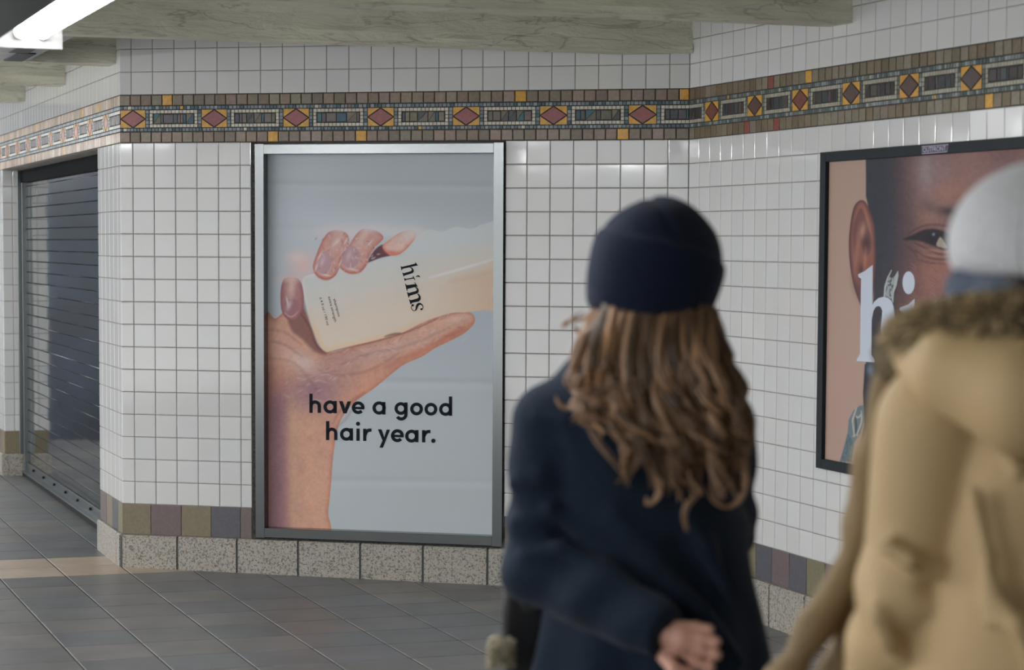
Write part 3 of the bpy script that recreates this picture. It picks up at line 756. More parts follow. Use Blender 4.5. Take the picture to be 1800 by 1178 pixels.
    for pts, col in (([(560, 456), (568, 443), (580, 446), (585, 458), (579, 476), (568, 484), (557, 476)], (204, 166, 174)),
                     ([(604, 444), (616, 432), (628, 438), (634, 452), (627, 468), (612, 472), (600, 464)], (202, 162, 170)),
                     ([(500, 530), (512, 526), (525, 530), (524, 548), (512, 557), (500, 550)], (174, 126, 134))):
        C.poly(pts, col, 3.0, 0.9)
        xs = np.mean(pts, 0); C.blob(xs[0] - 4, xs[1] - 4, 4, 10, (230, 208, 214), .7, 20); C.line(pts[3:7], 1.5, (236, 200, 196), 2, .7)
    for x, y, a in ((562, 450, -60), (604, 440, -60), (574, 484, 10), (620, 474, 10), (505, 530, 80), (650, 428, -50), (592, 426, -40), (608, 424, -60), (556, 470, -70), (598, 462, -70)):
        C.blob(x, y, 8, 1.6, (248, 234, 232), 0.75, a)
    for i in range(60):
        x = 548 + rs.rand() * 120; y = 408 + rs.rand() * 74
        if C.X.size: C.blob(x, y, 2 + 2 * rs.rand(), 1.2, (246, 228, 226) if i % 3 else (176, 112, 110), 0.5, rs.rand() * 180)
    C.line([(600, 420), (604, 440), (596, 462)], 3, (176, 112, 112), 5, .5); C.line([(552, 478), (562, 488), (576, 491), (590, 482)], 3, (208, 112, 98), 4, .8); C.line([(600, 472), (614, 480), (632, 478), (646, 462)], 3, (208, 112, 98), 4, .8)
    return C.c * PK
def strip(mb, w, n, pts, width, closed=False):
    """flat ribbon along pixel points, laid on a wall plane"""
    P = np.array(pts, float); k = len(P); vs = []
    wd_ = width if hasattr(width, '__len__') else [width] * k
    for i in range(k):
        a = P[i - 1] if (i > 0 or closed) else P[i]; b = P[(i + 1) % k] if (i < k - 1 or closed) else P[i]
        t = b - a; t /= max(np.hypot(*t), 1e-9); q = np.array([-t[1], t[0]])
        for s in (-1, 1):
            x, y = P[i] + q * s * wd_[i] / 2
            u, z = wall_px(w, x, y, n); vs.append(wp(w, float(u), float(z), n))
    fs = [(2 * i, 2 * i + 1, 2 * ((i + 1) % k) + 1, 2 * ((i + 1) % k)) for i in range(k if closed else k - 1)]
    mb.add(vs, fs)
def flat_poly(mb, w, n, pts):
    uz = [wall_px(w, x, y, n) for x, y in pts]
    tri = tessellate_polygon([[Vector((float(u), float(z), 0)) for u, z in uz]])
    mb.add([wp(w, float(u), float(z), n) for u, z in uz], [tuple(t) for t in tri])
def ring(cx, cy, r, a0=0, a1=360, n=28): return [(cx + r * math.cos(math.radians(a0 + (a1 - a0) * i / n)), cy + r * math.sin(math.radians(a0 + (a1 - a0) * i / n))) for i in range(n + 1)]
def disc(mb, w, n, cx, cy, rx, ry=None, k=20):
    flat_poly(mb, w, n, [(cx + rx * math.cos(2 * math.pi * i / k), cy + (ry or rx) * math.sin(2 * math.pi * i / k)) for i in range(k)])

# ---------------------------------------------------------------- big framed advertisement on the back wall
ad = empty('poster_frame', wp(WB, (FU0 + FU1) / 2, FZ0, 0))
tag(ad, 'tall stainless steel poster frame on the back wall showing a soapy hand holding a bottle', 'framed poster')
PN, DP = 0.12, -0.40
IU0, IU1, IZ0, IZ1 = 6.72, 16.98, 2.09, 18.42
for a, b, c, d in ((FU0, IU0, FZ0, FZ1), (IU1, FU1, FZ0, FZ1), (IU0, IU1, IZ1, FZ1 - 0.03), (IU0, IU1, FZ0 + 0.03, IZ0)):
    mb = MB(); wbox(mb, WB, a, b, c, d, DP - 0.05, PN); mb.build('frame_rail', M['steel'], ad, bevel=0.0015)
mb = MB(); wbox(mb, WB, FU0, FU1, FZ0, FZ1, DP - 0.4, DP - 0.06); mb.build('back_panel', M['dark_metal'], ad)
mb = MB()
wbox(mb, WB, 6.1, FU0, FZ0 - 0.08, FZ1 + 0.1, -0.3, -0.02); wbox(mb, WB, FU1, 17.46, FZ0 - 0.08, FZ1 + 0.1, -0.3, -0.02)
wbox(mb, WB, 6.1, 17.5, FZ0 - 0.09, FZ0, -0.3, 0.0)
mb.build('sealant', M['foam'], ad)
ps = sheet('poster_sheet', WB, IU0 - 0.05, IU1 + 0.05, IZ0 - 0.05, IZ1 + 0.05, DP, 0.027, paint_one, ad)
q = lambda x, y: (530 + x / 6.43, 680 + y / 6.43)
TN = DP + 0.012
mb = MB(); SWd = 37 / 6.43
L = lambda pts, **k: strip(mb, WB, TN, [q(*p) for p in pts], SWd, **k)
def O(cx, cy, r): strip(mb, WB, TN, [q(*p) for p in ring(cx, cy, r - 18)][:-1], SWd, closed=True)
def hh(x, top, base, xr, xh):
    L([(x, top), (x, base)]); rr_ = (xr - x) / 2
    L([(x + 2, xh + rr_ + 14)] + ring(x + rr_, xh + rr_ + 14, rr_, 190, 360, 14) + [(xr, base)])
hh(107, 78, 295, 200, 158)
O(322, 228, 74); L([(380, 160), (380, 300)])
flat_poly(mb, WB, TN, [q(*p) for p in ((423, 162), (465, 163), (491, 245), (520, 165), (560, 166), (509, 302), (472, 301))])
def ee(cx, cy, r):
    L([(cx - r + 12, cy - 2), (cx + r - 4, cy + 2)]) if False else strip(mb, WB, TN, [q(cx - r + 12, cy + 2), q(cx + r - 2, cy + 6)], 28 / 6.43)
    L(ring(cx, cy, r - 18, 8, -318, 30))
ee(640, 237, 72)
mb.build('slogan_word', M['ink'], ps); mb = MB()
O(877, 240, 75); L([(930, 172), (930, 314)])
mb.build('slogan_word', M['ink'], ps); mb = MB()
O(1123, 246, 72); L([(1180, 177), (1180, 300)] + ring(1128, 312, 52, 0, 150, 14))
O(1300, 251, 72); O(1462, 254, 72); O(1628, 256, 73); L([(1684, 110), (1684, 328)])
mb.build('slogan_word', M['ink'], ps); mb = MB()
hh(295, 388, 603, 387, 466)
O(508, 537, 73); L([(563, 470), (563, 609)])
L([(638, 472), (638, 611)]); disc(mb, WB, TN, *q(638, 418), 23 / 6.43)
L([(714, 474), (714, 613)]); L([(716, 545)] + ring(772, 540, 50, 190, 272, 8) + [(790, 490)])
mb.build('slogan_word', M['ink'], ps); mb = MB()
flat_poly(mb, WB, TN, [q(*p) for p in ((862, 480), (904, 481), (935, 570), (962, 484), (1000, 485), (920, 690), (880, 688), (915, 608))])
ee(1083, 553, 73)
O(1244, 558, 73); L([(1303, 490), (1303, 627)])
L([(1380, 490), (1380, 629)]); L([(1382, 560)] + ring(1438, 556, 50, 190, 272, 8) + [(1458, 506)])
disc(mb, WB, TN, *q(1490, 611), 24 / 6.43)
mb.build('slogan_word', M['ink'], ps)
# small logo word on the bottle, reading downwards
mb = MB()
q2 = lambda x, y: (680 + x / 9.82, 440 + y / 9.82)
for pl in ([(488, 203), (537, 262), (520, 265), (268, 322), (262, 347), (252, 347), (237, 276), (248, 275), (260, 287), (488, 232)],
           [(395, 291), (440, 302), (464, 340), (462, 375), (440, 396), (300, 440), (296, 455), (288, 455), (266, 388), (276, 385), (292, 396), (400, 366), (428, 350), (428, 325), (412, 306), (392, 302)],
           [(445, 445), (456, 444), (492, 512), (480, 515), (464, 488), (332, 510), (318, 528), (308, 528), (296, 482), (306, 480), (326, 494), (452, 470)],
           [(500, 465), (512, 442), (540, 430), (564, 440), (574, 464), (558, 466), (540, 454), (520, 458)],
           [(472, 553), (484, 553), (532, 626), (514, 630), (356, 668), (354, 700), (344, 700), (314, 580), (324, 577), (342, 604), (490, 584)],
           [(490, 630), (526, 645), (550, 684), (547, 725), (520, 748), (392, 786), (382, 818), (372, 818), (346, 722), (356, 720), (376, 738), (492, 706), (516, 690), (512, 664), (488, 648)],
           [(528, 743), (562, 765), (584, 808), (582, 850), (555, 882), (432, 908), (418, 932), (408, 932), (382, 850), (393, 848), (412, 862), (528, 832), (548, 814), (546, 786), (526, 760)]):
    flat_poly(mb, WB, TN, [q2(*p) for p in pl])
sp = spline([(592, 1022), (620, 1008), (622, 965), (590, 930), (548, 930), (520, 965), (505, 1020), (475, 1046), (440, 1028), (420, 985), (438, 950)], False, 5)
strip(mb, WB, TN, [q2(*p) for p in sp], [(12 + 30 * math.sin(math.pi * min(1, max(0, (i - 8) / 28))) ** 2) / 9.82 for i in range(len(sp))])
disc(mb, WB, TN, *q2(596, 1018), 1.9); disc(mb, WB, TN, *q2(446, 950), 2.1)
tag(mb.build('bottle_logo_lettering', M['ink'], ps), 'small dark logo word running down the bottle')
def text_on(name, txt, w, n, p0, p1, height_px, material, parent, squeeze=True):
    """text whose baseline runs from pixel p0 to p1 on a wall plane"""
    cu = bpy.data.curves.new(name, 'FONT'); cu.body = txt; cu.size = 1.0; cu.resolution_u = 3; cu.offset = 0.003
    ob = bpy.data.objects.new(name + '_tmp', cu); COL.objects.link(ob)
    dg = bpy.context.evaluated_depsgraph_get(); me = bpy.data.meshes.new_from_object(ob.evaluated_get(dg))
    bpy.data.objects.remove(ob); n_ = len(me.vertices)
    co = np.empty(n_ * 3); me.vertices.foreach_get('co', co); co = co.reshape(-1, 3)
    x0, x1 = co[:, 0].min(), co[:, 0].max(); ymax = 0.72
    p0, p1 = np.array(p0, float), np.array(p1, float); d = p1 - p0; u_ = d / np.hypot(*d); up = np.array([u_[1], -u_[0]])
    px = p0[0] + d[0] * (co[:, 0] - x0) / (x1 - x0) + up[0] * height_px * co[:, 1] / ymax
    py = p0[1] + d[1] * (co[:, 0] - x0) / (x1 - x0) + up[1] * height_px * co[:, 1] / ymax
    uu, zz = wall_px(w, px, py, n)
    out = np.stack([(w[0][0] + w[1][0] * uu + w[2][0] * n) * T, (w[0][1] + w[1][1] * uu + w[2][1] * n) * T, zz * T], -1)
    me.vertices.foreach_set('co', out.ravel()); me.materials.clear(); me.materials.append(material); me.update()
    o = bpy.data.objects.new(name, me); COL.objects.link(o); o.parent = parent; o.matrix_parent_inverse = parent.matrix_world.inverted()
    return o
INKS = mat('small_print', rgb(74, 68, 68), 0.5)
text_on('small_print', '6.4 fl oz / 190 ml', WB, TN, (561.5, 523.5), (574.3, 572), 4.6, INKS, ps)
text_on('small_print', 'extra strength', WB, TN, (576.5, 522), (588, 566.5), 4.6, INKS, ps)
text_on('small_print', 'shampoo', WB, TN, (585.8, 526), (594.5, 557), 4.6, INKS, ps)

# ---------------------------------------------------------------- black framed advertisement on the right wall
ad2 = empty('poster_frame', wp(WR, 18.7, 6.46, 0))
tag(ad2, 'black framed poster of a face on the right wall behind the tan parka', 'framed poster')
G0, G1, GZ0, GZ1 = 11.54, 26.2, 6.44, 17.96
for a, b, c, d in ((G0, G0 + 0.42, GZ0, GZ1), (G1 - 0.42, G1, GZ0, GZ1), (G0 + 0.42, G1 - 0.42, GZ1 - 0.36, GZ1), (G0 + 0.42, G1 - 0.42, GZ0, GZ0 + 0.36)):
    mb = MB(); wbox(mb, WR, a, b, c, d, 0.012, 0.22); mb.build('frame_rail', M['black_frame'], ad2, bevel=0.002)
mb = MB(); wbox(mb, WR, G0 + 0.1, G1 - 0.1, GZ0 + 0.1, GZ1 - 0.1, 0.012, 0.05); mb.build('back_panel', M['black_frame'], ad2)
def paint_two(X, Y):
    C = Canvas(X, Y, (184, 156, 142))
    C.blob(1480, 700, 60, 160, (186, 154, 142), 0.5); C.fill(np.clip((380 - Y) / 160, 0, 1) * 0.35, (176, 152, 138))
    n1_, n2_, n3_, n4 = C.noise(60, 5, 3), C.noise(16, 6, 3), C.noise(4.5, 7, 2), C.noise(3, 9, 2, 2.2)
    head = [(1521, 235), (1522, 300), (1522, 345), (1530, 380), (1536, 440), (1536, 520), (1530, 580), (1522, 640), (1518, 700), (1519, 745), (1540, 820), (1560, 1000), (2000, 1100), (2000, 100)]
    def face(d):
        c = np.empty(X.shape + (3,)); c[:] = s2l((142, 104, 98))
        def mix(m, col): 
            nonlocal c
            c = c * (1 - m[..., None]) + s2l(col) * m[..., None]
        g = lambda x, y, rx, ry, a=0: np.exp(-((((X - x) * math.cos(a) + (Y - y) * math.sin(a)) / rx) ** 2 + ((-(X - x) * math.sin(a) + (Y - y) * math.cos(a)) / ry) ** 2))
        mix(g(1640, 300, 40, 60) * .6, (150, 134, 136)); mix(g(1720, 290, 60, 50) * .7, (152, 118, 112)); mix(g(1670, 340, 40, 26) * .6, (168, 122, 106))
        mix(g(1626, 300, 10, 30) * .5, (168, 156, 160)); mix(g(1632, 380, 22, 14) * .55, (166, 128, 112)); mix(g(1770, 270, 40, 60) * .6, (112, 84, 88))
        # dark side of the head
        side = 1 / (1 + np.exp((X - (1600 - 0.05 * (Y - 400) + 9 * np.sin(Y / 60) + 10 * n2_)) / 13)); mix(side * 0.95, (60, 58, 68))
        mix(np.clip(side * 1.0 * g(1545, 380, 34, 220), 0, 1) * 0.8, (50, 58, 70))
        mix(g(1606, 480, 22, 60) * .5, (88, 66, 68))
        mix(g(1655, 480, 46, 36) * .6, (168, 112, 98)); mix(g(1625, 410, 14, 30) * .3, (150, 100, 88)); mix(g(1640, 540, 60, 34) * .5, (146, 98, 90))
        mix(g(1690, 500, 26, 60) * .4, (120, 84, 80))
        # brow and eye
        mix(g(1672, 372, 30, 9, 0.12) * .85, (58, 48, 52)); mix(g(1690, 392, 28, 16) * .6, (70, 52, 54)); mix(g(1632, 362, 16, 12, .5) * .45, (96, 82, 82))
        return c * (1 + 0.05 * n1_ + 0.10 * n2_ + 0.10 * n3_ + 0.07 * n4)[..., None]
    C.poly(head, None, 1.6, smooth=False, shade=face)
    def ear(d):
        e = np.clip(1 + d / 7, 0, 1)[..., None]; c = s2l((150, 98, 86)) * (1 - e) + s2l((82, 56, 66)) * e
        return c * (1 + 0.06 * n2_)[..., None]
    C.poly([(1496, 385), (1502, 362), (1512, 352), (1521, 355), (1530, 372), (1538, 400), (1540, 450), (1537, 500), (1530, 560), (1522, 556), (1510, 530), (1500, 500), (1494, 465), (1492, 425)], None, 1.6, shade=ear)
    C.poly([(1500, 400), (1507, 376), (1514, 366), (1522, 384), (1530, 412), (1531, 440), (1520, 450), (1510, 420), (1504, 450), (1500, 430)], (112, 74, 76), 4, 0.8)
    C.blob(1516, 406, 5, 14, (196, 150, 134), .8, 10); C.blob(1526, 392, 2.5, 20, (176, 128, 114), .7, -14); C.blob(1506, 440, 4, 36, (172, 122, 106), .7, 6)
    C.blob(1523, 428, 6, 12, (58, 40, 44), .85); C.blob(1520, 462, 3, 22, (188, 132, 110), .75, 4); C.blob(1530, 468, 5, 24, (150, 92, 80), .7); C.blob(1514, 476, 6, 14, (64, 42, 48), .7)
    C.blob(1510, 510, 8, 22, (92, 66, 74), .7, -20)
    # eye
    C.poly([(1588, 421), (1606, 412), (1626, 403), (1648, 403), (1672, 412), (1690, 424), (1690, 436), (1662, 440), (1640, 432), (1616, 424)], (34, 32, 40), 5, 0.95)
    C.blob(1640, 420, 14, 13, (24, 26, 36), .9); C.poly([(1648, 424), (1653, 417), (1660, 426), (1664, 436), (1650, 434), (1646, 430)], (170, 160, 142), 2, .95)
    C.blob(1641, 412, 2, 2, (150, 160, 176), .9)
    for pts, a in (([(1606, 426), (1626, 436), (1650, 446), (1676, 448)], .8), ([(1608, 440), (1630, 452), (1656, 456), (1684, 452)], .75), ([(1612, 456), (1636, 462), (1664, 464)], .5),
                   ([(1596, 412), (1616, 400), (1640, 395), (1680, 400)], .6), ([(1590, 430), (1604, 440), (1612, 452)], .4)):
        C.line(pts, 3.2, (52, 36, 38), 3.5, a)
    C.blob(1645, 441, 18, 2.2, (190, 140, 126), .6, 8); C.blob(1640, 450, 18, 2, (176, 124, 108), .6, 8)
    for i in range(60):                      # fine skin creases on the cheek
        x = 1600 + (i * 37) % 74; y = 462 + (i * 23) % 90
        C.line([(x, y), (x + 6, y + 5), (x + 11, y + 12)], 1.0, (94, 62, 58) if i % 3 else (196, 150, 140), 1.6, 0.45)
    # neck and denim collar
    C.poly([(1520, 640), (1560, 640), (1640, 1100), (1480, 1100), (1500, 830), (1512, 780), (1519, 745), (1517, 690)], (44, 48, 60), 2, 1.0, smooth=False)
    C.blob(1530, 650, 6, 10, (130, 142, 160), .7)
    C.poly([(1476, 812), (1484, 785), (1490, 760), (1492, 738), (1500, 722), (1510, 714), (1518, 712), (1519, 740), (1512, 762), (1502, 778), (1496, 812)], (112, 128, 134), 1.6, 1.0, smooth=False)
    C.fill(np.clip(0.5 - C.sd([(1476, 815), (1490, 762), (1500, 778), (1496, 815)]) / 2, 0, 1) * np.clip(0.5 + n4, 0, 1) * 0.6, (60, 84, 96))
    for pts in ([(1498, 734), (1500, 752), (1502, 768)], [(1514, 722), (1514, 742), (1506, 764)], [(1500, 728), (1508, 734), (1514, 728)], [(1498, 768), (1504, 764), (1508, 766)], [(1506, 716), (1502, 728), (1498, 742)]):
        C.line(pts, 2.6, (196, 190, 180), 1.6, .9)
    C.line([(1503, 730), (1505, 748), (1504, 764)], 3, (74, 50, 52), 2, .8)
    return C.c * PK
ps2 = sheet('poster_sheet', WR, G0 + 0.36, G1 - 0.36, GZ0 + 0.3, GZ1 - 0.3, 0.06, 0.034, paint_two, ad2)
TN2 = 0.07
q3 = lambda x, y: (1490 + x / 5.355, 440 + y / 5.355)
mb = MB()
stem = [(236, 138), (234, 520), (228, 600), (222, 985), (250, 1028), (252, 1056), (84, 1042), (88, 1025), (116, 975), (124, 400), (127, 268), (102, 252), (98, 228), (160, 196)]
flat_poly(mb, WR, TN2, [q3(*p) for p in stem])
arch = [(230, 525), (250, 485), (290, 450), (335, 438), (380, 448), (415, 480), (432, 530), (440, 600), (444, 980), (470, 1030), (470, 1060), (315, 1050), (318, 1025), (338, 990), (326, 840),
        (308, 745), (322, 620), (326, 570), (312, 535), (290, 524), (262, 536), (242, 575), (228, 650)]
flat_poly(mb, WR, TN2, [q3(*p) for p in arch])
disc(mb, WR, TN2, *q3(574, 306), 58 / 5.355, 108 / 5.355)
flat_poly(mb, WR, TN2, [q3(*p) for p in ((630, 455), (634, 990), (660, 1040), (660, 1064), (490, 1056), (490, 1036), (516, 990), (516, 590), (488, 560), (490, 540), (570, 510))])
ms = [(x + 606, y) for x, y in stem if y > 200]
ms = [(840, 462), (840, 520), (834, 600), (828, 985), (856, 1028), (858, 1062), (690, 1052), (694, 1032), (722, 980), (722, 560), (696, 540), (770, 512)]
flat_poly(mb, WR, TN2, [q3(*p) for p in ms])
for dx in (606, 846): flat_poly(mb, WR, TN2, [q3(x + dx, y + 6) for x, y in arch])
tag(mb.build('white_logo_lettering', M['ink_white'], ps2), 'large white serif logo lettering')
mb = MB()
flat_poly(mb, WR, TN2 + 0.004, [q3(*p) for p in ((412, 182), (372, 255), (345, 340), (338, 438), (355, 440), (362, 350), (385, 262), (416, 192))])
flat_poly(mb, WR, TN2 + 0.004, [q3(*p) for p in ((474, 190), (480, 240), (462, 330), (436, 400), (430, 500), (416, 470), (424, 380), (440, 300), (446, 240))])
mb.build('curved_mark', mat('mark_pale', rgb(176, 184, 182), 0.5), ps2)
mb = MB()
flat_poly(mb, WR, TN2, [q3(*p) for p in ((395, 250), (420, 262), (448, 240), (440, 300), (424, 380), (418, 470), (380, 440), (352, 438), (362, 350), (380, 280))])
mb.build('curved_mark_fill', mat('mark_speckled', rgb(160, 168, 172), 0.5, speck=[(60, 0.5, rgb(60, 64, 72))]), ps2)
mb = MB(); flat_poly(mb, WR, 0.224, [(1620, 257.2), (1668, 253.2), (1664.5, 267.2), (1620.5, 271)])
pl = mb.build('maker_plate', M['plate_purple'], ad2); tag(pl, 'small purple maker plate with white lettering')
mb = MB(); strip(mb, WR, 0.228, [(1620.6, 257.8), (1667, 254), (1664, 266.8), (1621, 270.4)], 1.1, closed=True)
mb.build('plate_border', M['ink_pale'], pl)
text_on('plate_lettering', 'OUTFRONT', WR, 0.229, (1622.5, 268), (1663, 264.7), 9.0, M['ink_pale'], pl)

# ---------------------------------------------------------------- fluorescent lamps, tray, duct
CD = np.array([math.cos(TL), math.sin(TL), 0]); CS = np.array([CD[1], -CD[0], 0])     # along and across the passage
def lamp_model():
    root = empty('fluorescent_lamp'); Lm = 1.6
    X_ = CS; 
    def bx(nm, s0, s1, l0, l1, z0, z1, m, par, bev=0.002):
        mb = MB(); P = lambda s, l, z: tuple(CS * s + CD * l + np.array([0, 0, z]))
        mb.box([P(s0, l0, z0), P(s1, l0, z0), P(s1, l1, z0), P(s0, l1, z0), P(s0, l0, z1), P(s1, l0, z1), P(s1, l1, z1), P(s0, l1, z1)])
        return mb.build(nm, m, par, bevel=bev)
    bx('housing', -0.075, 0.075, -Lm, 0.02, 0.035, 0.11, M['lamp_white'], root)
    mb = MB()                                # reflector wings
    for s in (-1, 1):
        a = [CS * s * 0.06 + CD * l + np.array([0, 0, 0.04]) for l in (-Lm, 0.01)]
        b = [CS * s * 0.096 + CD * l + np.array([0, 0, 0.015]) for l in (-Lm, 0.01)]
        up = np.array([0, 0, 0.004])
        q_ = [a[0], b[0], b[1], a[1]]
        mb.box([tuple(p) for p in q_] + [tuple(p + up) for p in q_])
    mb.build('reflector', M['lamp_white'], root)
    for s in (-0.037, 0.037):
        mb = MB(); mb.tube([tuple(CS * s + CD * l) for l in (-Lm + 0.03, -0.02)], 0.019, 12)
        mb.build('tube', M['tube'], root, smooth=True)
    for l in (-Lm, 0.0):
        e_ = bx('end_plate', -0.105, 0.105, l - 0.008, l + 0.008, -0.052, 0.045, M['plate'], root)
        for s in (-0.037, 0.037):
            mb = MB(); dr = -1 if l == 0 else 1
            mb.tube([tuple(CS * s + CD * (l + dr * 0.006)), tuple(CS * s + CD * (l + dr * 0.03))], 0.023, 12)
            mb.build('lampholder', M['lamp_white'], e_, smooth=False)
    return root
def copy_tree(o, parent=None):
    c = o.copy(); COL.objects.link(c)
    if parent: c.parent = parent; c.matrix_parent_inverse = o.matrix_parent_inverse.copy()
    for ch in list(o.children): copy_tree(ch, c)
    return c
lamp = lamp_model()
LZ = 2.30
e_end = at_height(np.array([54.0]), np.array([58.0]), LZ)[0]
tag(lamp, 'lit twin-tube fluorescent lamp hanging at the top left corner', 'lamp', 'ceiling lamps')
spots = [e_end + CD * 0.0] + [e_end - CD * k * 1.85 for k in range(1, 2)]
row2 = []
row3 = [e_end - CD * 0.2 - CS * 2.4 + CD * k * 2.4 for k in range(-2, 4)]
row4 = [e_end + CD * (2.4 + 2.2 * k) - CS * 0.1 + np.array([0, 0, 0.02]) for k in range(0, 2)]
farl = [np.array([-50.0 * T, 143.0 * T, 2.33])]
for i, p in enumerate(spots + row2 + row3 + farl):  # all but the first are unseen lamps added to light the room
    o = lamp if i == 0 else copy_tree(lamp)
    o.location = p
    if i:
        for ch in o.children:
            if ch.name.startswith('tube'): ch.material_slots[0].link = 'OBJECT'; ch.material_slots[0].material = M['tube_bright']
        o['label'] = 'unseen twin-tube lamp added out of the frame to light the room'
# hangers of the visible lamp
mb = MB()
TRZ = 2.245
a = at_height(np.array([95.0, -2.0]), np.array([0.0, 69.5]), TRZ)
dirn = CD
p0 = a[1]
tr = []
for l0 in (0.15,): pass
P0 = p0 + CD * 0.05; P1 = p0 - CD * 6.0
wv = CS * -0.16
mb.box([tuple(P1), tuple(P0), tuple(P0 + wv), tuple(P1 + wv), tuple(P1 + [0, 0, .07]), tuple(P0 + [0, 0, .07]), tuple(P0 + wv + [0, 0, .07]), tuple(P1 + wv + [0, 0, .07])])
tray = mb.build('cable_tray', M['dark_metal'], bevel=0.004)
tag(tray, 'dark steel cable tray beside the lit lamp at the top left corner', 'cable tray')
mb = MB()
pa = at_height(np.array([105.0, 50.0]), np.array([78.0, 107.0]), ZB * T + 0.004)
def on_beam(p, ic):                          # slide along the passage until the beam line
    s_ = (ic * T + SL * p[0] - p[1]) / (CD[1] - SL * CD[0]); return p[:2] + s_ * CD[:2]
fa, fb = 85.9 + 1.66 + 0.1, 100.2 - 0.2
pl_ = pa[0] - CS * 0.5
foot = [on_beam(pl_, fa), on_beam(pa[0], fa), on_beam(pa[0], fb), on_beam(pl_, fb)]
mb.prism([tuple(p) for p in foot], ZB * T + 0.004, ZB * T + 0.25)
duct = mb.build('air_duct', M['duct'], bevel=0.003)
tag(duct, 'grey sheet metal duct between the beams behind the lamp', 'duct')
for (xa, xb, ya, yb) in ((38, 52, 77, 95), (28, 40, 95, 107)):
    c = at_height(np.array([(xa + xb) / 2.]), np.array([(ya + yb) / 2.]), ZB * T)[0]
    mb = MB(); s_, l_ = 0.045, 0.22
    qv = [c - CS * s_ - CD * l_, c + CS * s_ - CD * l_, c + CS * s_ + CD * l_, c - CS * s_ + CD * l_]
    mb.box([tuple(p + [0, 0, -0.001]) for p in qv] + [tuple(p + [0, 0, 0.02]) for p in qv]); mb.build('access_panel', M['dark_metal'], duct)

# ---------------------------------------------------------------- implicit modelling: distance fields meshed with surface nets
def surface_nets(fn, lo, hi, h):
    lo = np.array(lo, float); n = np.ceil((np.array(hi, float) - lo) / h).astype(int) + 1
    ax = [lo[i] + h * np.arange(n[i]) for i in range(3)]
    X, Y, Z = np.meshgrid(*ax, indexing='ij')
    Fv = fn(X.astype(np.float32), Y.astype(np.float32), Z.astype(np.float32)).astype(np.float32)
    Fv[0], Fv[-1] = 1, 1; Fv[:, 0], Fv[:, -1] = 1, 1; Fv[:, :, 0], Fv[:, :, -1] = 1, 1
    S = Fv < 0
    c = sum(S[i:n[0] - 1 + i, j:n[1] - 1 + j, k:n[2] - 1 + k].astype(np.int8) for i in (0, 1) for j in (0, 1) for k in (0, 1))
    act = (c > 0) & (c < 8); idx = -np.ones(act.shape, int); cells = np.argwhere(act); idx[act] = np.arange(len(cells))
    acc = np.zeros((len(cells), 3)); cnt = np.zeros(len(cells))
    offs = [(i, j, k) for i in (0, 1) for j in (0, 1) for k in (0, 1)]
    for a in offs:
        for d in range(3):
            if a[d]: continue
            b = list(a); b[d] = 1
            fa = Fv[cells[:, 0] + a[0], cells[:, 1] + a[1], cells[:, 2] + a[2]]; fb = Fv[cells[:, 0] + b[0], cells[:, 1] + b[1], cells[:, 2] + b[2]]
            m = (fa < 0) != (fb < 0); t = np.where(m, fa / np.where(m, fa - fb, 1), 0)
            p = np.array(a, float)[None].repeat(len(cells), 0); p[:, d] = t
            acc[m] += p[m]; cnt[m] += 1
    V = lo + (cells + acc / cnt[:, None]) * h
    Q = []
    for d in range(3):
        e = [1, 1, 1]; sl0 = [slice(1, n[i] - 1) for i in range(3)]; sl1 = [slice(1, n[i] - 1) for i in range(3)]
        sl0[d] = slice(0, n[d] - 1); sl1[d] = slice(1, n[d])
        s0, s1 = S[tuple(sl0)], S[tuple(sl1)]
        P = np.argwhere(s0 != s1); flip = s0[tuple(P.T)]
        P = P + np.array([0 if i == d else 1 for i in range(3)])
        u, v = [(1, 2), (2, 0), (0, 1)][d]
        def at(du, dv):
            q = P.copy(); q[:, u] -= du; q[:, v] -= dv; return idx[tuple(q.T)]
        a, b, c_, dd = at(1, 1), at(0, 1), at(0, 0), at(1, 0)
        q = np.stack([a, b, c_, dd], 1); q[~flip] = q[~flip][:, ::-1]; Q.append(q)
    return V, np.concatenate(Q)
def smin(a, b, k):
    h_ = np.clip(0.5 + 0.5 * (b - a) / k, 0, 1); return b + (a - b) * h_ - k * h_ * (1 - h_)
def smax(a, b, k): return -smin(-a, -b, k)
def ell(X, Y, Z, c, r, rot=0.0, tilt=0.0):
    x, y, z = X - c[0], Y - c[1], Z - c[2]
    if rot: cr, sr = math.cos(rot), math.sin(rot); x, y = x * cr + y * sr, -x * sr + y * cr
    if tilt: cr, sr = math.cos(tilt), math.sin(tilt); x, z = x * cr + z * sr, -x * sr + z * cr
    k0 = np.sqrt((x / r[0]) ** 2 + (y / r[1]) ** 2 + (z / r[2]) ** 2) + 1e-6
    k1 = np.sqrt((x / r[0] ** 2) ** 2 + (y / r[1] ** 2) ** 2 + (z / r[2] ** 2) ** 2) + 1e-6
    return k0 * (k0 - 1) / k1
def cone(X, Y, Z, a, b, ra, rb, sy=1.0):     # tapered capsule; sy squashes front to back
    a, b = np.array(a, float), np.array(b, float); ab = b - a; L2 = float(ab @ ab)
    t = np.clip(((X - a[0]) * ab[0] + (Y - a[1]) * ab[1] + (Z - a[2]) * ab[2]) / L2, 0, 1)
    dx, dy, dz = X - a[0] - t * ab[0], (Y - a[1] - t * ab[1]) * sy, Z - a[2] - t * ab[2]
    return np.sqrt(dx * dx + dy * dy + dz * dz) - (ra + (rb - ra) * t)
def chain(X, Y, Z, pts, rs, k=0.03, sy=1.0):
    d = None
    for i in range(len(pts) - 1):
        e = cone(X, Y, Z, pts[i], pts[i + 1], rs[i], rs[i + 1], sy); d = e if d is None else smin(d, e, k)
    return d
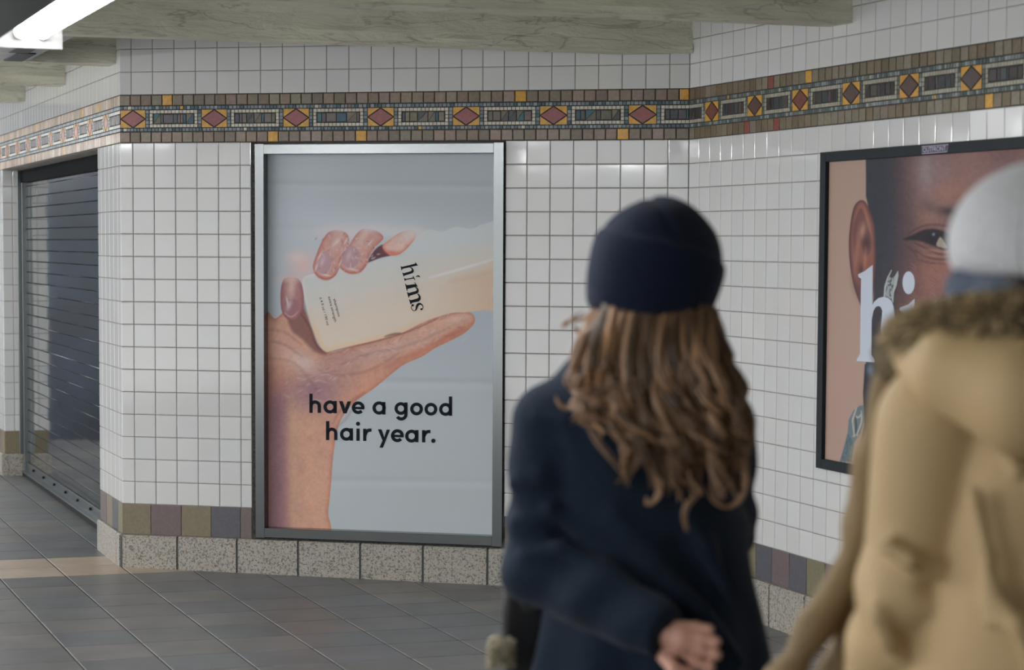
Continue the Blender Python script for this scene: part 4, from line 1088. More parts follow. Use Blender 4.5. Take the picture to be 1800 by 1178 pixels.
def implicit(name, fn, lo, hi, h, material, parent, extra=()):
    V, Q = surface_nets(fn, lo, hi, h)
    for f2_, lo2, hi2, h2_ in extra:         # finer pieces (head, hands) of the same body
        v2, q2_ = surface_nets(f2_, lo2, hi2, h2_); Q = np.concatenate([Q, q2_ + len(V)]); V = np.concatenate([V, v2])
    return grid_mesh(name, V, Q, material, parent)
def W(px, py, D): return at_depth(np.array([float(px)]), np.array([float(py)]), float(D))[0]
def fz(x): return (-0.02 - 0.007 * x / T) * T
def limb_fold(P, a, b, amp, freq, ph=0.0):
    X, Y, Z = P; a, b = np.array(a), np.array(b); ab = (b - a) / np.linalg.norm(b - a)
    t = (X - a[0]) * ab[0] + (Y - a[1]) * ab[1] + (Z - a[2]) * ab[2]
    return amp * np.sin(freq * t + ph + 9 * (X + Y) + 2.5 * np.sin(14 * Z + ph))

def hand_fn(wrist, knu, palm_r, fingers, thumb):
    """wrist point, four knuckle points, list of finger joint chains, thumb chain"""
    def f(X, Y, Z):
        kc = np.mean(np.array(knu), 0)
        d = chain(X, Y, Z, [wrist, (np.array(wrist) + kc) / 2, kc], [palm_r * 1.0, palm_r * 1.15, palm_r * 0.75], 0.02)
        for kn in knu: d = smin(d, cone(X, Y, Z, (np.array(wrist) * 0.45 + np.array(kn) * 0.55), kn, palm_r * 0.7, 0.0105), 0.008)
        for fg in fingers:
            g = chain(X, Y, Z, fg, [0.0104, 0.0096, 0.0090, 0.0078][:len(fg)], 0.004); d = smin(d, g, 0.0035)
        d = smin(d, chain(X, Y, Z, thumb, [0.014, 0.012, 0.0095][:len(thumb)], 0.005), 0.008)
        return d
    return f

# ================================================================= woman in the navy coat (seen from behind)
D1 = 3.9
woman = empty('person', (0.26, D1, fz(0.26)))
tag(woman, 'person seen from behind in a navy beanie and navy coat with long wavy brown hair', 'person')
HC = W(1150, 478, D1)                        # head centre
SHL, SHR = W(968, 742, D1), W(1262, 745, D1 + 0.02)
EL, WRL = W(946, 1000, D1 - 0.02), W(1166, 1112, D1 - 0.20)
ER, WRR = W(1272, 925, D1 + 0.10), W(1190, 1010, D1 + 0.34)
CH, WA, HI = W(1120, 800, D1 + 0.01), W(1125, 985, D1 + 0.03), W(1130, 1180, D1 + 0.03)
gz1 = fz(0.26)
FTL, FTR = np.array([HI[0] - 0.10, D1 + 0.02, gz1 + 0.05]), np.array([HI[0] + 0.10, D1 + 0.12, gz1 + 0.05])
KNL, KNR = FTL + [0, 0.02, 0.42], FTR + [0, 0.02, 0.42]
# left hand behind the back, loosely closed
wl = WRL
kn = [W(1222, 1103, D1 - .215), W(1232, 1122, D1 - .228), W(1233, 1143, D1 - .228), W(1224, 1162, D1 - .215)]
fgs = []
for i, k_ in enumerate(kn):
    k_ = np.array(k_); out = np.array([0.026 - 0.002 * abs(i - 1.5), -0.004, -0.004 - 0.002 * i])
    fgs.append([k_, k_ + out, k_ + out * 0.9 + [-0.004, 0.020, -0.006], k_ + [-0.004, 0.030, -0.010]])
th_ = [W(1165, 1150, D1 - .20), W(1185, 1176, D1 - .225), W(1214, 1184, D1 - .225)]
handL = hand_fn(wl, kn, 0.021, fgs, th_)
wr = WRR; kr = [wr + [-0.07 + 0.004 * i, 0.03, 0.03 - 0.02 * i] for i in range(4)]
fr2 = [[k_, k_ + [-0.03, 0.005, -0.004], k_ + [-0.045, -0.012, -0.014], k_ + [-0.038, -0.03, -0.02]] for k_ in kr]
handR = hand_fn(wr, kr, 0.021, fr2, [wr + [-0.02, 0.0, 0.03], wr + [-0.05, -0.01, 0.045], wr + [-0.075, -0.02, 0.045]])
def head_fn(c, s=1.0, face=(0, 1)):
    """skull, jaw, nose, lips, ears and neck; face looks along +Y turned by angle"""
    def f(X, Y, Z):
        ca, sa = face[1], face[0]
        x = (X - c[0]) * ca - (Y - c[1]) * sa; y = (X - c[0]) * sa + (Y - c[1]) * ca; z = Z - c[2]
        d = ell(x, y, z, (0, -0.012, 0.015), (0.075 * s, 0.094 * s, 0.098 * s))
        d = smin(d, ell(x, y, z, (0, 0.03, -0.055), (0.056 * s, 0.062 * s, 0.066 * s)), 0.03)
        d = smin(d, cone(x, y, z, (0, 0.092, 0.0), (0, 0.108, -0.03), 0.008, 0.013), 0.012)
        d = smin(d, ell(x, y, z, (0, 0.088, -0.062), (0.024, 0.012, 0.009)), 0.008)
        d = smin(d, ell(x, y, z, (0, 0.075, -0.100), (0.024, 0.018, 0.016)), 0.02)
        for q_ in (-1, 1):
            d = smin(d, ell(x, y, z, (q_ * 0.078, -0.004, -0.015), (0.009, 0.02, 0.032)), 0.006)
            d = smax(d, -ell(x, y, z, (q_ * 0.03, 0.096, 0.004), (0.017, 0.012, 0.010)), 0.008)
            d = smin(d, ell(x, y, z, (q_ * 0.03, 0.080, 0.004), (0.012, 0.012, 0.012)), 0.003)
        d = smin(d, cone(x, y, z, (0, -0.02, -0.06), (0, -0.04, -0.22), 0.052, 0.056), 0.03)
        return d
    return f
hd = head_fn(HC, 1.0, (0.12, 0.99))
def body1(X, Y, Z):
    d = hd(X, Y, Z)
    d = smin(d, chain(X, Y, Z, [CH + [0, 0, .06], WA], [0.135, 0.12], 0.05, 1.15), 0.06)
    d = smin(d, chain(X, Y, Z, [SHL + [0.01, 0, 0], CH + [0, 0, .13], SHR + [-.01, 0, 0]], [0.05, 0.075, 0.05], 0.03), 0.05)
    d = smin(d, chain(X, Y, Z, [WA, HI], [0.12, 0.145], 0.05, 1.1), 0.06)
    d = smin(d, chain(X, Y, Z, [SHL, EL, WRL], [0.048, 0.038, 0.026], 0.01), 0.02)
    d = smin(d, chain(X, Y, Z, [SHR, ER, WRR], [0.048, 0.038, 0.026], 0.01), 0.02)
    for hp_, kn_, ft in ((HI + [-0.085, 0, -0.02], KNL, FTL), (HI + [0.085, 0.02, -0.02], KNR, FTR)):
        d = smin(d, chain(X, Y, Z, [hp_, kn_, ft], [0.085, 0.055, 0.036], 0.02), 0.03)
        d = smin(d, cone(X, Y, Z, ft + [0, -0.03, -0.01], ft + [0, 0.13, -0.02], 0.035, 0.028), 0.02)
    return d
implicit('body', body1, (HC[0] - .36, D1 - .34, gz1), (HC[0] + .34, D1 + .52, 1.75), 0.009, M['skin'], woman,
         [(handL, WRL - [.05, .10, .13], WRL + [.17, .10, .06], 0.0028), (handR, WRR - [.17, .10, .12], WRR + [.05, .10, .1], 0.004), (hd, HC - [.11, .14, .24], HC + [.11, .14, .13], 0.0045)])
def coat1(X, Y, Z):
    P = (X, Y, Z)
    # back and chest
    d = chain(X, Y, Z, [SHL + [.045, 0, .005], W(1118, 690, D1 + .01), SHR + [-.05, 0, .005]], [0.070, 0.082, 0.066], 0.05)
    d = smin(d, ell(X, Y, Z, CH, (0.187, 0.135, 0.24)), 0.05)
    d = smin(d, ell(X, Y, Z, WA + [0.01, 0, 0], (0.172, 0.135, 0.22)), 0.06)
    sk = np.clip((1.0 - Z) / 0.45, 0, 1)
    cx = HI[0] + 0.016
    rx = 0.166 + 0.070 * np.clip((1.06 - Z) / 0.30, 0, 1.6); ry = rx * 0.82
    fold = 0.007 * np.sin(np.arctan2(Y - HI[1], X - cx) * 9 + 1.0 + 1.5 * np.sin(Z * 5)) * (0.3 + sk)
    e = (np.sqrt(((X - cx) / rx) ** 2 + ((Y - HI[1]) / ry) ** 2) - 1) * ry * 0.9 + fold
    e = smax(e, np.abs(Z - 0.80) - 0.30, 0.03)
    d = smin(d, e, 0.05)
    d = d + 0.0045 * np.sin(24 * Z + 10 * X + 2 * np.sin(11 * X)) * np.exp(-((Z - 1.02) / 0.12) ** 2)
    # diagonal pull folds over the lower back
    t = (X - HC[0]) * 0.8 + (Z - 1.02) * 0.6
    d = d + 0.006 * np.sin(t * 34) * np.exp(-((X - HC[0] - 0.06) / 0.16) ** 2 - ((Z - 1.0) / 0.18) ** 2)
    # sleeves
    a1 = chain(X, Y, Z, [SHL, EL], [0.073, 0.061], 0.01)
    a1 = a1 + limb_fold(P, SHL, EL, 0.0045, 38, 0.4) * np.clip((1.32 - Z) / 0.10, 0, 1)
    a2 = chain(X, Y, Z, [EL, (EL + WRL) / 2 + [0, 0, .005], WRL], [0.062, 0.062, 0.052], 0.02)
    a2 = a2 + limb_fold(P, EL, WRL, 0.004, 40, 2.0)
    a = smin(a1, a2, 0.035)
    cut = (WRL - EL) / np.linalg.norm(WRL - EL); q_ = (X - WRL[0]) * cut[0] + (Y - WRL[1]) * cut[1] + (Z - WRL[2]) * cut[2] - 0.010
    a = smax(a, q_, 0.006)
    d = smin(d, a, 0.018)
    b = chain(X, Y, Z, [SHR, ER, WRR], [0.070, 0.060, 0.050], 0.02) + limb_fold(P, SHR, ER, 0.004, 50, 1.0) * np.clip((1.30 - Z) / 0.10, 0, 1)
    cut2 = (WRR - ER) / np.linalg.norm(WRR - ER); q2_ = (X - WRR[0]) * cut2[0] + (Y - WRR[1]) * cut2[1] + (Z - WRR[2]) * cut2[2]
    b = smax(b, q2_, 0.006); d = smin(d, b, 0.02)
    # raised cloth folds: round the elbow, along the forearm, across the back
    for pts_, r_, k_ in (([(900, 852, .045), (950, 838, .070), (1010, 868, .055), (1034, 900, .02)], .010, .022),
                         ([(908, 915, .055), (968, 898, .085), (1030, 932, .09), (1060, 965, .09)], .011, .022),
                         ([(925, 975, .075), (985, 962, .105), (1060, 1000, .13), (1130, 1055, .18), (1172, 1090, .215)], .012, .024),
                         ([(950, 1030, .07), (1010, 1046, .11), (1080, 1085, .17), (1140, 1118, .21)], .010, .022),
                         ([(945, 735, .06), (992, 742, .075), (1022, 800, .085), (1020, 865, .07)], .009, .020),
                         ([(1080, 905, .11), (1150, 985, .125), (1230, 1070, .13), (1300, 1165, .12)], .014, .030),
                         ([(1200, 880, .10), (1240, 960, .11), (1290, 1060, .11)], .012, .030)):
        pp = [W(a_, b_, D1 - c_) for a_, b_, c_ in pts_]
        d = smin(d, chain(X, Y, Z, pp, [r_ * .6] + [r_] * (len(pp) - 2) + [r_ * .5], .01), k_)
    # collar
    col_ = smax(np.abs(np.sqrt((X - HC[0] + .01) ** 2 + (Y - D1 - 0.0) ** 2) - 0.075) - 0.014, np.abs(Z - (HC[2] - 0.19)) - 0.05, 0.02)
    d = smin(d, col_, 0.02)
    return d
coat = implicit('coat', coat1, (HC[0] - .38, D1 - .36, 0.44), (HC[0] + .36, D1 + .50, 1.50), 0.0072, M['navy_wool'], woman)
def trou1(X, Y, Z):
    d = None
    for hp_, kn_, ft in ((HI + [-0.085, 0, -0.02], KNL, FTL), (HI + [0.085, 0.02, -0.02], KNR, FTR)):
        e = chain(X, Y, Z, [hp_, kn_, ft + [0, 0, .05]], [0.10, 0.072, 0.055], 0.02) + 0.003 * np.sin(60 * Z + 20 * X)
        d = e if d is None else smin(d, e, 0.02)
    return smax(d, 0.10 + gz1 - Z, 0.005)
implicit('trousers', trou1, (HC[0] - .3, D1 - .2, gz1 + .05), (HC[0] + .3, D1 + .35, 0.82), 0.012, M['denim'], woman)
def boot_fn(ft, g):
    def f(X, Y, Z):
        d = cone(X, Y, Z, ft + [0, -0.035, -0.005], ft + [0, 0.14, -0.018], 0.046, 0.037)
        d = smin(d, cone(X, Y, Z, ft + [0, -0.02, 0], ft + [0, -0.01, 0.14], 0.048, 0.05), 0.03)
        return smax(d, g + 0.0 - Z, 0.004)
    return f
for ft in (FTL, FTR): implicit('boot', boot_fn(ft, fz(ft[0]) + .002), ft - [.09, .12, .07], ft + [.09, .22, .22], 0.008, M['boot'], woman)
# beanie: slouching crown and a turned-up cuff that dips towards the right ear
BC = W(1156, 462, D1)
def beanie1(X, Y, Z):
    x0, y, z0 = X - BC[0], Y - BC[1], Z - BC[2]
    ca, sa = math.cos(0.25), math.sin(0.25)  # the head leans to the right
    x, z = x0 * ca - z0 * sa, x0 * sa + z0 * ca
    zz = np.where(z > 0, z / 0.114, z / 0.195)
    d = (np.sqrt((x / 0.119) ** 2 + (y / 0.124) ** 2 + zz ** 2) - 1) * 0.108
    d = smin(d, ell(x, y, z, (-0.012, -0.01, 0.062), (0.060, 0.070, 0.052)), 0.03)
    pl = z + 0.10 * x + 0.10 * y - 0.030 - 0.010 * np.sin(20 * x)
    cuff = smax(d - 0.0055, pl, 0.008); d = smin(d, cuff, 0.003)
    d = smax(d, -(z + 0.06 * y + 0.116), 0.020)
    inner = ell(x, y, z, (0.0, 0.0, -0.08), (0.088, 0.094, 0.09))
    d = smax(d, -inner, 0.004)
    d = d + 0.0030 * np.sin(24 * x + 34 * z + 2 * np.sin(20 * y)) * np.clip((z - .03) / 0.05, 0, 1)
    return d + 0.004 * np.exp(-((z - 0.068 + 0.5 * x + 0.03 * np.sin(18 * x)) / 0.010) ** 2) * np.clip((0.05 - x) / 0.05, 0, 1)
implicit('beanie', beanie1, BC - .17, BC + .17, 0.0042, M['navy_knit'], woman)
# hair
def hair_locks(name, parent, locks, base, seed, strands=8, rad=0.0032):
    rg = random.Random(seed); mb = MB()
    for (pts, wdt, amp, frq, tone) in locks:
        P = [Vector(p) for p in spline([tuple(p) for p in pts], False, 6)]; n = len(P); ph = rg.uniform(0, 6.28)
        for s_ in range(strands):
            ox, oy = rg.uniform(-1, 1) * wdt, rg.uniform(-1, 1) * wdt * 0.55
            dph = rg.uniform(-0.5, 0.5); k = tone * rg.choice((0.6, 0.85, 1.0, 1.25))
            c = (base[0] * k, base[1] * k * 0.99, base[2] * k * 0.97, 1)
            tr_ = []
            L_ = rg.uniform(0.86, 1.0); m = max(3, int(n * L_))
            for i in range(m):
                t = i / (n - 1); cl = (1 - 0.55 * t); a = amp * max(0, t - 0.05)
                w_ = ph + dph + frq * t * 6.28
                tr_.append(P[i] + Vector((ox * cl + a * math.cos(w_), oy * cl + a * 0.8 * math.sin(w_), 0)))
            r = [rad * (0.55 + 0.6 * math.sin(math.pi * min(1, (i + 1) / m * 0.9 + 0.06))) * (1 - 0.6 * (i / m) ** 3) for i in range(m)]
            mb.tube(tr_, r, 5, c, caps=False)
    return mb.build(name, M['hair'], parent, smooth=True)
rg = random.Random(21)
HB_ = s2l((132, 102, 76))
locks = []
CBX, CBY = BC[0], BC[1]
for i in range(190):
    a = math.radians(rg.uniform(178, 362))   # around the back of the head, 180 = left, 270 = towards the camera
    rx, ry = 0.098, 0.100
    x0, y0 = CBX + 0.004 + rx * math.cos(a), CBY + ry * math.sin(a) * 0.95
    z0 = BC[2] - 0.088 - 0.20 * (x0 - CBX) - 0.15 * (y0 - CBY) + 0.02
    side = math.cos(a)                       # -1 left ... 1 right
    lay = rg.uniform(0, 1)
    # where the lock ends (photo pixels)
    tx = 1168 + side * 125 + rg.uniform(-34, 34); tx = min(max(tx, 1085 if lay < .8 else 1040), 1302)
    ty = rg.uniform(770, 905) - 55 * abs(side) * (side < 0) - (0 if side > -0.6 else 60)
    if side < -0.55 and rg.random() < 0.75: tx, ty = rg.uniform(1000, 1090), rg.uniform(665, 760)
    yb = D1 - 0.150 - 0.03 * lay - 0.015 * (1 - abs(side))
    E_ = W(tx, ty, yb)
    mx = W(1148 + side * 128 + rg.uniform(-12, 12), 640, D1 - 0.115 - 0.03 * lay if abs(side) < .85 else D1 - 0.04)
    sh_ = W(1160 + side * 138 + rg.uniform(-16, 16), 735, D1 - 0.13 - 0.035 * lay if abs(side) < .9 else D1 - 0.09)
    if tx < 1092: sh_ = W(1045 + rg.uniform(-25, 25), 690, D1 - 0.10)
    pts = [(x0, y0, z0), tuple(mx), tuple(sh_), tuple(E_)]
    ton = rg.choice((0.35, 0.55, 0.8, 1.1, 1.35)) * (1 + 0.55 * max(0, -side - 0.1))  # left locks lighter: the highlight on that side is in the colour
    locks.append((pts, rg.uniform(0.005, 0.011), rg.uniform(0.012, 0.028), rg.uniform(2.0, 3.6), ton))
def curl(path, wdt, tone): locks.append(([tuple(W(*p)) for p in path], wdt, 0.002, 1.0, tone))
# stray loops and tendrils seen in the photograph
curl([(1275, 790, 3.76), (1308, 820, 3.74), (1308, 868, 3.74), (1282, 892, 3.74), (1252, 880, 3.74), (1240, 850, 3.74)], 0.006, 1.25)
curl([(1205, 840, 3.76), (1222, 868, 3.74), (1206, 890, 3.74), (1202, 912, 3.74), (1210, 938, 3.74)], 0.005, 1.2)
curl([(1120, 780, 3.76), (1150, 830, 3.74), (1158, 868, 3.74), (1140, 888, 3.74), (1138, 870, 3.74)], 0.006, 1.4)
curl([(1090, 740, 3.77), (1096, 790, 3.75), (1104, 835, 3.75), (1096, 850, 3.75)], 0.006, 1.1)
curl([(1040, 640, 3.82), (1030, 690, 3.80), (1004, 718, 3.80), (984, 712, 3.80), (976, 694, 3.80)], 0.005, 1.5)
curl([(1050, 660, 3.82), (1032, 705, 3.79), (1046, 745, 3.78), (1078, 760, 3.78)], 0.004, 1.1)
curl([(1052, 560, 3.86), (1030, 590, 3.84), (1010, 640, 3.84), (994, 672, 3.82), (1010, 690, 3.82)], 0.006, 1.6)
curl([(1046, 545, 3.92), (1024, 560, 3.92), (996, 566, 3.92), (990, 574, 3.92), (1010, 556, 3.92), (1028, 548, 3.92)], 0.0022, 1.9)
curl([(1010, 575, 3.92), (1028, 600, 3.9), (1026, 620, 3.9)], 0.0018, 1.3)
curl([(1246, 560, 3.86), (1276, 610, 3.82), (1282, 630, 3.82), (1262, 640, 3.82)], 0.006, 0.8)
curl([(1270, 640, 3.82), (1296, 672, 3.80), (1322, 678, 3.80)], 0.003, 0.8)
curl([(1225, 570, 3.84), (1258, 600, 3.82), (1290, 680, 3.80), (1306, 760, 3.77), (1300, 830, 3.75)], 0.012, 0.8)
hair = hair_locks('hair', woman, locks, HB_, 5)
# scalp mass under the locks so no skin shows
def hmass(X, Y, Z):
    d = chain(X, Y, Z, [HC + [0, -.02, -.02], W(1152, 620, D1 - .045), W(1165, 720, D1 - .085)], [0.088, 0.092, 0.085], 0.04, 1.35)
    return smin(d, chain(X, Y, Z, [W(1165, 720, D1 - .085), W(1185, 820, D1 - .10)], [0.085, 0.05], 0.03, 1.8), 0.03)
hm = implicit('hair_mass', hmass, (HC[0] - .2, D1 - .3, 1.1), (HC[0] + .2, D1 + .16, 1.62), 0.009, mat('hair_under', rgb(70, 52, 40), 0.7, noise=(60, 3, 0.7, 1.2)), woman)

# handbag at her left side
bag = empty('handbag', W(924, 1190, D1 + .14))
tag(bag, 'black handbag with a pale fluffy charm beside the navy coat, at the bottom edge', 'handbag')
def bag_fn(X, Y, Z):
    c = W(924, 1090, D1 + 0.14)
    x, y, z = np.abs(X - c[0]) - 0.032, np.abs(Y - c[1]) - 0.07, np.abs(Z - c[2] + 0.02) - 0.15
    d = np.sqrt(np.maximum(x, 0) ** 2 + np.maximum(y, 0) ** 2 + np.maximum(z, 0) ** 2) + np.minimum(np.maximum(x, np.maximum(y, z)), 0) - 0.012
    return d + 0.002 * np.sin(40 * Z + 30 * Y)
c = W(924, 1090, D1 + 0.14)
implicit('pouch', bag_fn, c - [.1, .12, .22], c + [.1, .12, .18], 0.007, M['leather'], bag)
mb = MB(); mb.tube([W(896, 985, D1 + .13), W(893, 960, D1 + .125), W(905, 930, D1 + .12), W(930, 915, D1 + .11)], 0.008, 6, flat=0.6)
mb.build('strap', M['leather'], bag, smooth=True)
mb = MB(); c = W(932, 1052, D1 + .035); mb.tube([tuple(c + np.array([0.016 * math.cos(t), 0.0, 0.022 * math.sin(t)])) for t in np.linspace(0, 6.28, 18)], 0.0035, 6)
mb.build('ring', M['steel'], bag, smooth=True)
def fur_patch(name, parent, points, seed, n, ln, rad, dark, light, cols=None):
    """short tapering tufts standing on a swept tube"""
    rg = random.Random(seed); mb = MB(); P = [Vector(p) for p in spline([tuple(p) for p in points], False, 10)]
    for _ in range(n):
        i = rg.randrange(len(P) - 1); p = P[i].lerp(P[i + 1], rg.random()); d = (P[i + 1] - P[i]).normalized()
        a = d.cross(Vector((0, 0, 1))).normalized(); b = d.cross(a); t = rg.uniform(0, 6.283)
        o = a * math.cos(t) + b * math.sin(t)
        r0 = rad(i / len(P)) if callable(rad) else rad
        base = p + o * r0 * 0.7; dr = (o + d * rg.uniform(-.7, .7) + Vector((0, 0, rg.uniform(-.4, .4)))).normalized()
        l = ln * rg.uniform(0.6, 1.2); k = rg.random() ** 1.3
        c = tuple(dark[j] * (1 - k) + light[j] * k for j in range(3)) + (1,)
        w_ = rg.uniform(0.0018, 0.0038)
        mb.tube([base, base + dr * l * .55, base + dr * l + Vector((0, 0, -l * .25))], [w_, w_ * .8, w_ * .15], 4, c, caps=False)
    mb.tube(P, [(rad(i / len(P)) if callable(rad) else rad) * 0.85 for i in range(len(P))], 12, tuple(np.array(dark) * 1.1) + (1,))
    return mb.build(name, M['fur'], parent, smooth=True)
fur_patch('fluffy_charm', bag, [W(884, 1124, D1 + .0), W(880, 1145, D1 + .0), W(882, 1166, D1 + .0)], 4, 500, 0.016, 0.018, s2l((112, 106, 84)), s2l((196, 184, 160)))

# ================================================================= person in the tan parka (right edge)
D2 = 2.9
tanp = empty('person', (0.72, D2, fz(0.72)))
tag(tanp, 'person in a tan fur-collared parka and pale grey beanie at the right edge', 'person')
H2 = W(1838, 430, D2); gz2 = fz(0.72)
S2L, E2, W2_ = W(1652, 742, D2), W(1606, 1030, D2 + .02), W(1540, 1250, D2 + .12)
S2R = S2L + [0.40, 0.02, 0.0]; E2R = S2R + [0.05, 0.02, -0.27]; W2R = E2R + [-0.02, 0.12, -0.22]
C2, B2 = W(1850, 860, D2 + .01), W(1850, 1170, D2 + .02)
P2 = B2 + [0, 0, -0.06]
FT2 = [np.array([P2[0] - .11, D2 + .0, gz2 + .055]), np.array([P2[0] + .11, D2 + .12, gz2 + .055])]
hd2 = head_fn(H2, 1.02, (-0.35, 0.94))
def simple_hand(wr_, s=1):
    kn_ = [wr_ + [0.012 * (i - 1.5), 0.03 + 0.0 * i, -0.085 + 0.003 * abs(i - 1)] for i in range(4)]
    return hand_fn(wr_, kn_, 0.022, [[k_, k_ + [0, .008, -.035], k_ + [0, -.004, -.058], k_ + [0, -.018, -.07]] for k_ in kn_], [wr_ + [s * .02, .02, -.02], wr_ + [s * .036, .03, -.05], wr_ + [s * .034, .03, -.08]])
h2a, h2b = simple_hand(W2_ + [0, .02, -.05], 1), simple_hand(W2R + [0, .02, -.05], -1)
def body2(X, Y, Z):
    d = hd2(X, Y, Z)
    d = smin(d, chain(X, Y, Z, [C2 + [0, 0, .1], C2, B2, P2], [0.14, 0.15, 0.14, 0.15], 0.05, 1.1), 0.06)
    d = smin(d, chain(X, Y, Z, [S2L, C2 + [0, 0, .2], S2R], [0.055, 0.08, 0.055], 0.03), 0.05)
    d = smin(d, chain(X, Y, Z, [S2L, E2, W2_, W2_ + [0, .02, -.05]], [0.052, 0.042, 0.03, 0.026], 0.01), 0.02)
    d = smin(d, chain(X, Y, Z, [S2R, E2R, W2R, W2R + [0, .02, -.05]], [0.052, 0.042, 0.03, 0.026], 0.01), 0.02)
    for s_, ft in ((-1, FT2[0]), (1, FT2[1])):
        d = smin(d, chain(X, Y, Z, [P2 + [s_ * .09, 0, -.02], (P2 + [s_ * .10, .02, 0] + ft) / 2, ft], [0.095, 0.06, 0.04], 0.02), 0.03)
        d = smin(d, cone(X, Y, Z, ft + [0, -.03, -.015], ft + [0, .15, -.025], 0.036, 0.028), 0.02)
    return d
implicit('body', body2, (H2[0] - .45, D2 - .30, gz2), (H2[0] + .45, D2 + .42, 1.78), 0.0095, M['skin'], tanp,
         [(h2a, W2_ - [.08, .08, .24], W2_ + [.08, .12, .02], 0.004), (h2b, W2R - [.08, .08, .24], W2R + [.08, .12, .02], 0.004), (hd2, H2 - [.13, .13, .24], H2 + [.13, .13, .13], 0.0045)])
FL = [W(1562, 672, D2 + .08), W(1536, 800, D2 + .15), W(1512, 930, D2 + .17), W(1488, 1010, D2 + .17), W(1425, 1110, D2 + .17), W(1378, 1200, D2 + .17), W(1360, 1340, D2 + .17)]
def parka(X, Y, Z):
    P = (X, Y, Z)
    d = chain(X, Y, Z, [S2L + [.06, .01, .012], W(1830, 655, D2 - .01), S2R + [-.05, 0, .015]], [0.080, 0.105, 0.082], 0.05)
    d = smin(d, chain(X, Y, Z, [C2 + [.01, 0, 0], B2, P2 + [0, 0, -.18]], [0.172, 0.185, 0.200], 0.08, 1.12), 0.08)
    d = smin(d, chain(X, Y, Z, [C2 + [-.04, .02, 0], B2 + [-.05, .02, 0], P2 + [-.07, .02, -.18]], [0.118, 0.130, 0.150], 0.08, 1.0), 0.05)
    d = d + 0.004 * np.sin(16 * Z + 9 * X + 2 * np.sin(7 * X)) + 0.003 * np.sin(30 * X - 12 * Z)
    for pts_, r_, k_ in (([(1712, 870, .13), (1735, 980, .15), (1745, 1090, .16)], .012, .03), ([(1745, 1050, .16), (1790, 1100, .19), (1815, 1178, .19)], .013, .03),
                         ([(1690, 700, .10), (1740, 760, .13), (1790, 830, .16)], .012, .03)):
        pp = [W(a_, b_, D2 - c_) for a_, b_, c_ in pts_]; d = smin(d, chain(X, Y, Z, pp, [r_] * len(pp), .01), k_)
    a1 = chain(X, Y, Z, [S2L, E2], [0.088, 0.072], 0.01) + limb_fold(P, S2L, E2, 0.003, 26, 1.2)
    a2 = chain(X, Y, Z, [E2, W2_], [0.075, 0.060], 0.02) + limb_fold(P, E2, W2_, 0.004, 30, 0.3)
    a = smin(a1, a2, 0.02)
    # creases pressed into the sleeve at the elbow, and soft ridges beside them
    for pts_, dep in (([(1545, 975, .062), (1580, 1010, .072), (1618, 1040, .070)], .013), ([(1604, 1012, .074), (1640, 1034, .066), (1680, 1040, .05)], .015),
                      ([(1672, 1100, .05), (1700, 1130, .04)], .010), ([(1575, 700, .07), (1588, 690, .08), (1650, 668, .085)], .006)):
        pp = [W(a_, b_, D2 - c_) for a_, b_, c_ in pts_]; a = smax(a, -chain(X, Y, Z, pp, [dep * .6] + [dep] * (len(pp) - 2) + [dep * .6], .008), 0.008)
    for pts_, r_ in (([(1560, 960, .06), (1600, 985, .075), (1660, 1000, .06)], .012), 
                     ([(1540, 1080, .04), (1560, 1130, .04), (1600, 1160, .02)], .012)):
        pp = [W(a_, b_, D2 - c_) for a_, b_, c_ in pts_]; a = smin(a, chain(X, Y, Z, pp, [r_] * len(pp), .01), .025)
    d = smin(d, a, 0.006)
    b = chain(X, Y, Z, [S2R, E2R, W2R], [0.086, 0.074, 0.06], 0.02) + limb_fold(P, S2R, E2R, 0.004, 34, 1.0)
    d = smin(d, b, 0.02)
    n_ = smax(np.abs(np.sqrt((X - H2[0]) ** 2 + ((Y - D2) * 1.0) ** 2) - 0.125) - 0.03, np.abs(Z - 1.475) - 0.045, 0.02); d = smin(d, n_, 0.03)
    return smax(d, 0.50 - Z, 0.02)
implicit('parka', parka, (H2[0] - .50, D2 - .32, 0.46), (H2[0] + .46, D2 + .40, 1.60), 0.0075, M['khaki'], tanp)
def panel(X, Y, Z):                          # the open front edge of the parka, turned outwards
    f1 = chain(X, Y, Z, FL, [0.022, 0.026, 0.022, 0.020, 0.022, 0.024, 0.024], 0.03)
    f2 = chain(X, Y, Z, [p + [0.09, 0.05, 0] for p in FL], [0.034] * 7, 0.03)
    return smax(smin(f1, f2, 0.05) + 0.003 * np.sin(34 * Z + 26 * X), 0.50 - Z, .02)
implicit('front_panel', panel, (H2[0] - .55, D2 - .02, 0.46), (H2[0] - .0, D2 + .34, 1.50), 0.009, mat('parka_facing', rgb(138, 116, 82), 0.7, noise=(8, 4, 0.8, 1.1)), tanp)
def tip(X, Y, Z):                            # turned collar point; its dark olive holds the shadow under the fur
    return chain(X, Y, Z, [W(1538, 618, D2 + .07), W(1575, 640, D2 + .05), W(1640, 640, D2 - .03)], [.006, .026, .026], .02)
implicit('collar_point', tip, W(1590, 630, D2) - [.14, .14, .1], W(1590, 630, D2) + [.14, .16, .1], 0.005, mat('collar_shade', rgb(92, 78, 50), 0.8), tanp)
def hood(X, Y, Z):
    d = chain(X, Y, Z, [W(1600, 632, D2 + .02), W(1680, 655, D2 - .09), W(1800, 690, D2 - .145), W(1920, 690, D2 - .13), W(2040, 650, D2 - .03)], [0.030, 0.050, 0.066, 0.064, 0.036], 0.05)
    e = chain(X, Y, Z, [W(1720, 690, D2 - .12), W(1800, 730, D2 - .150), W(1860, 735, D2 - .15)], [0.03, 0.040, 0.042], 0.04)
    return smin(d, e, 0.04) + 0.003 * np.sin(26 * X + 18 * Z)
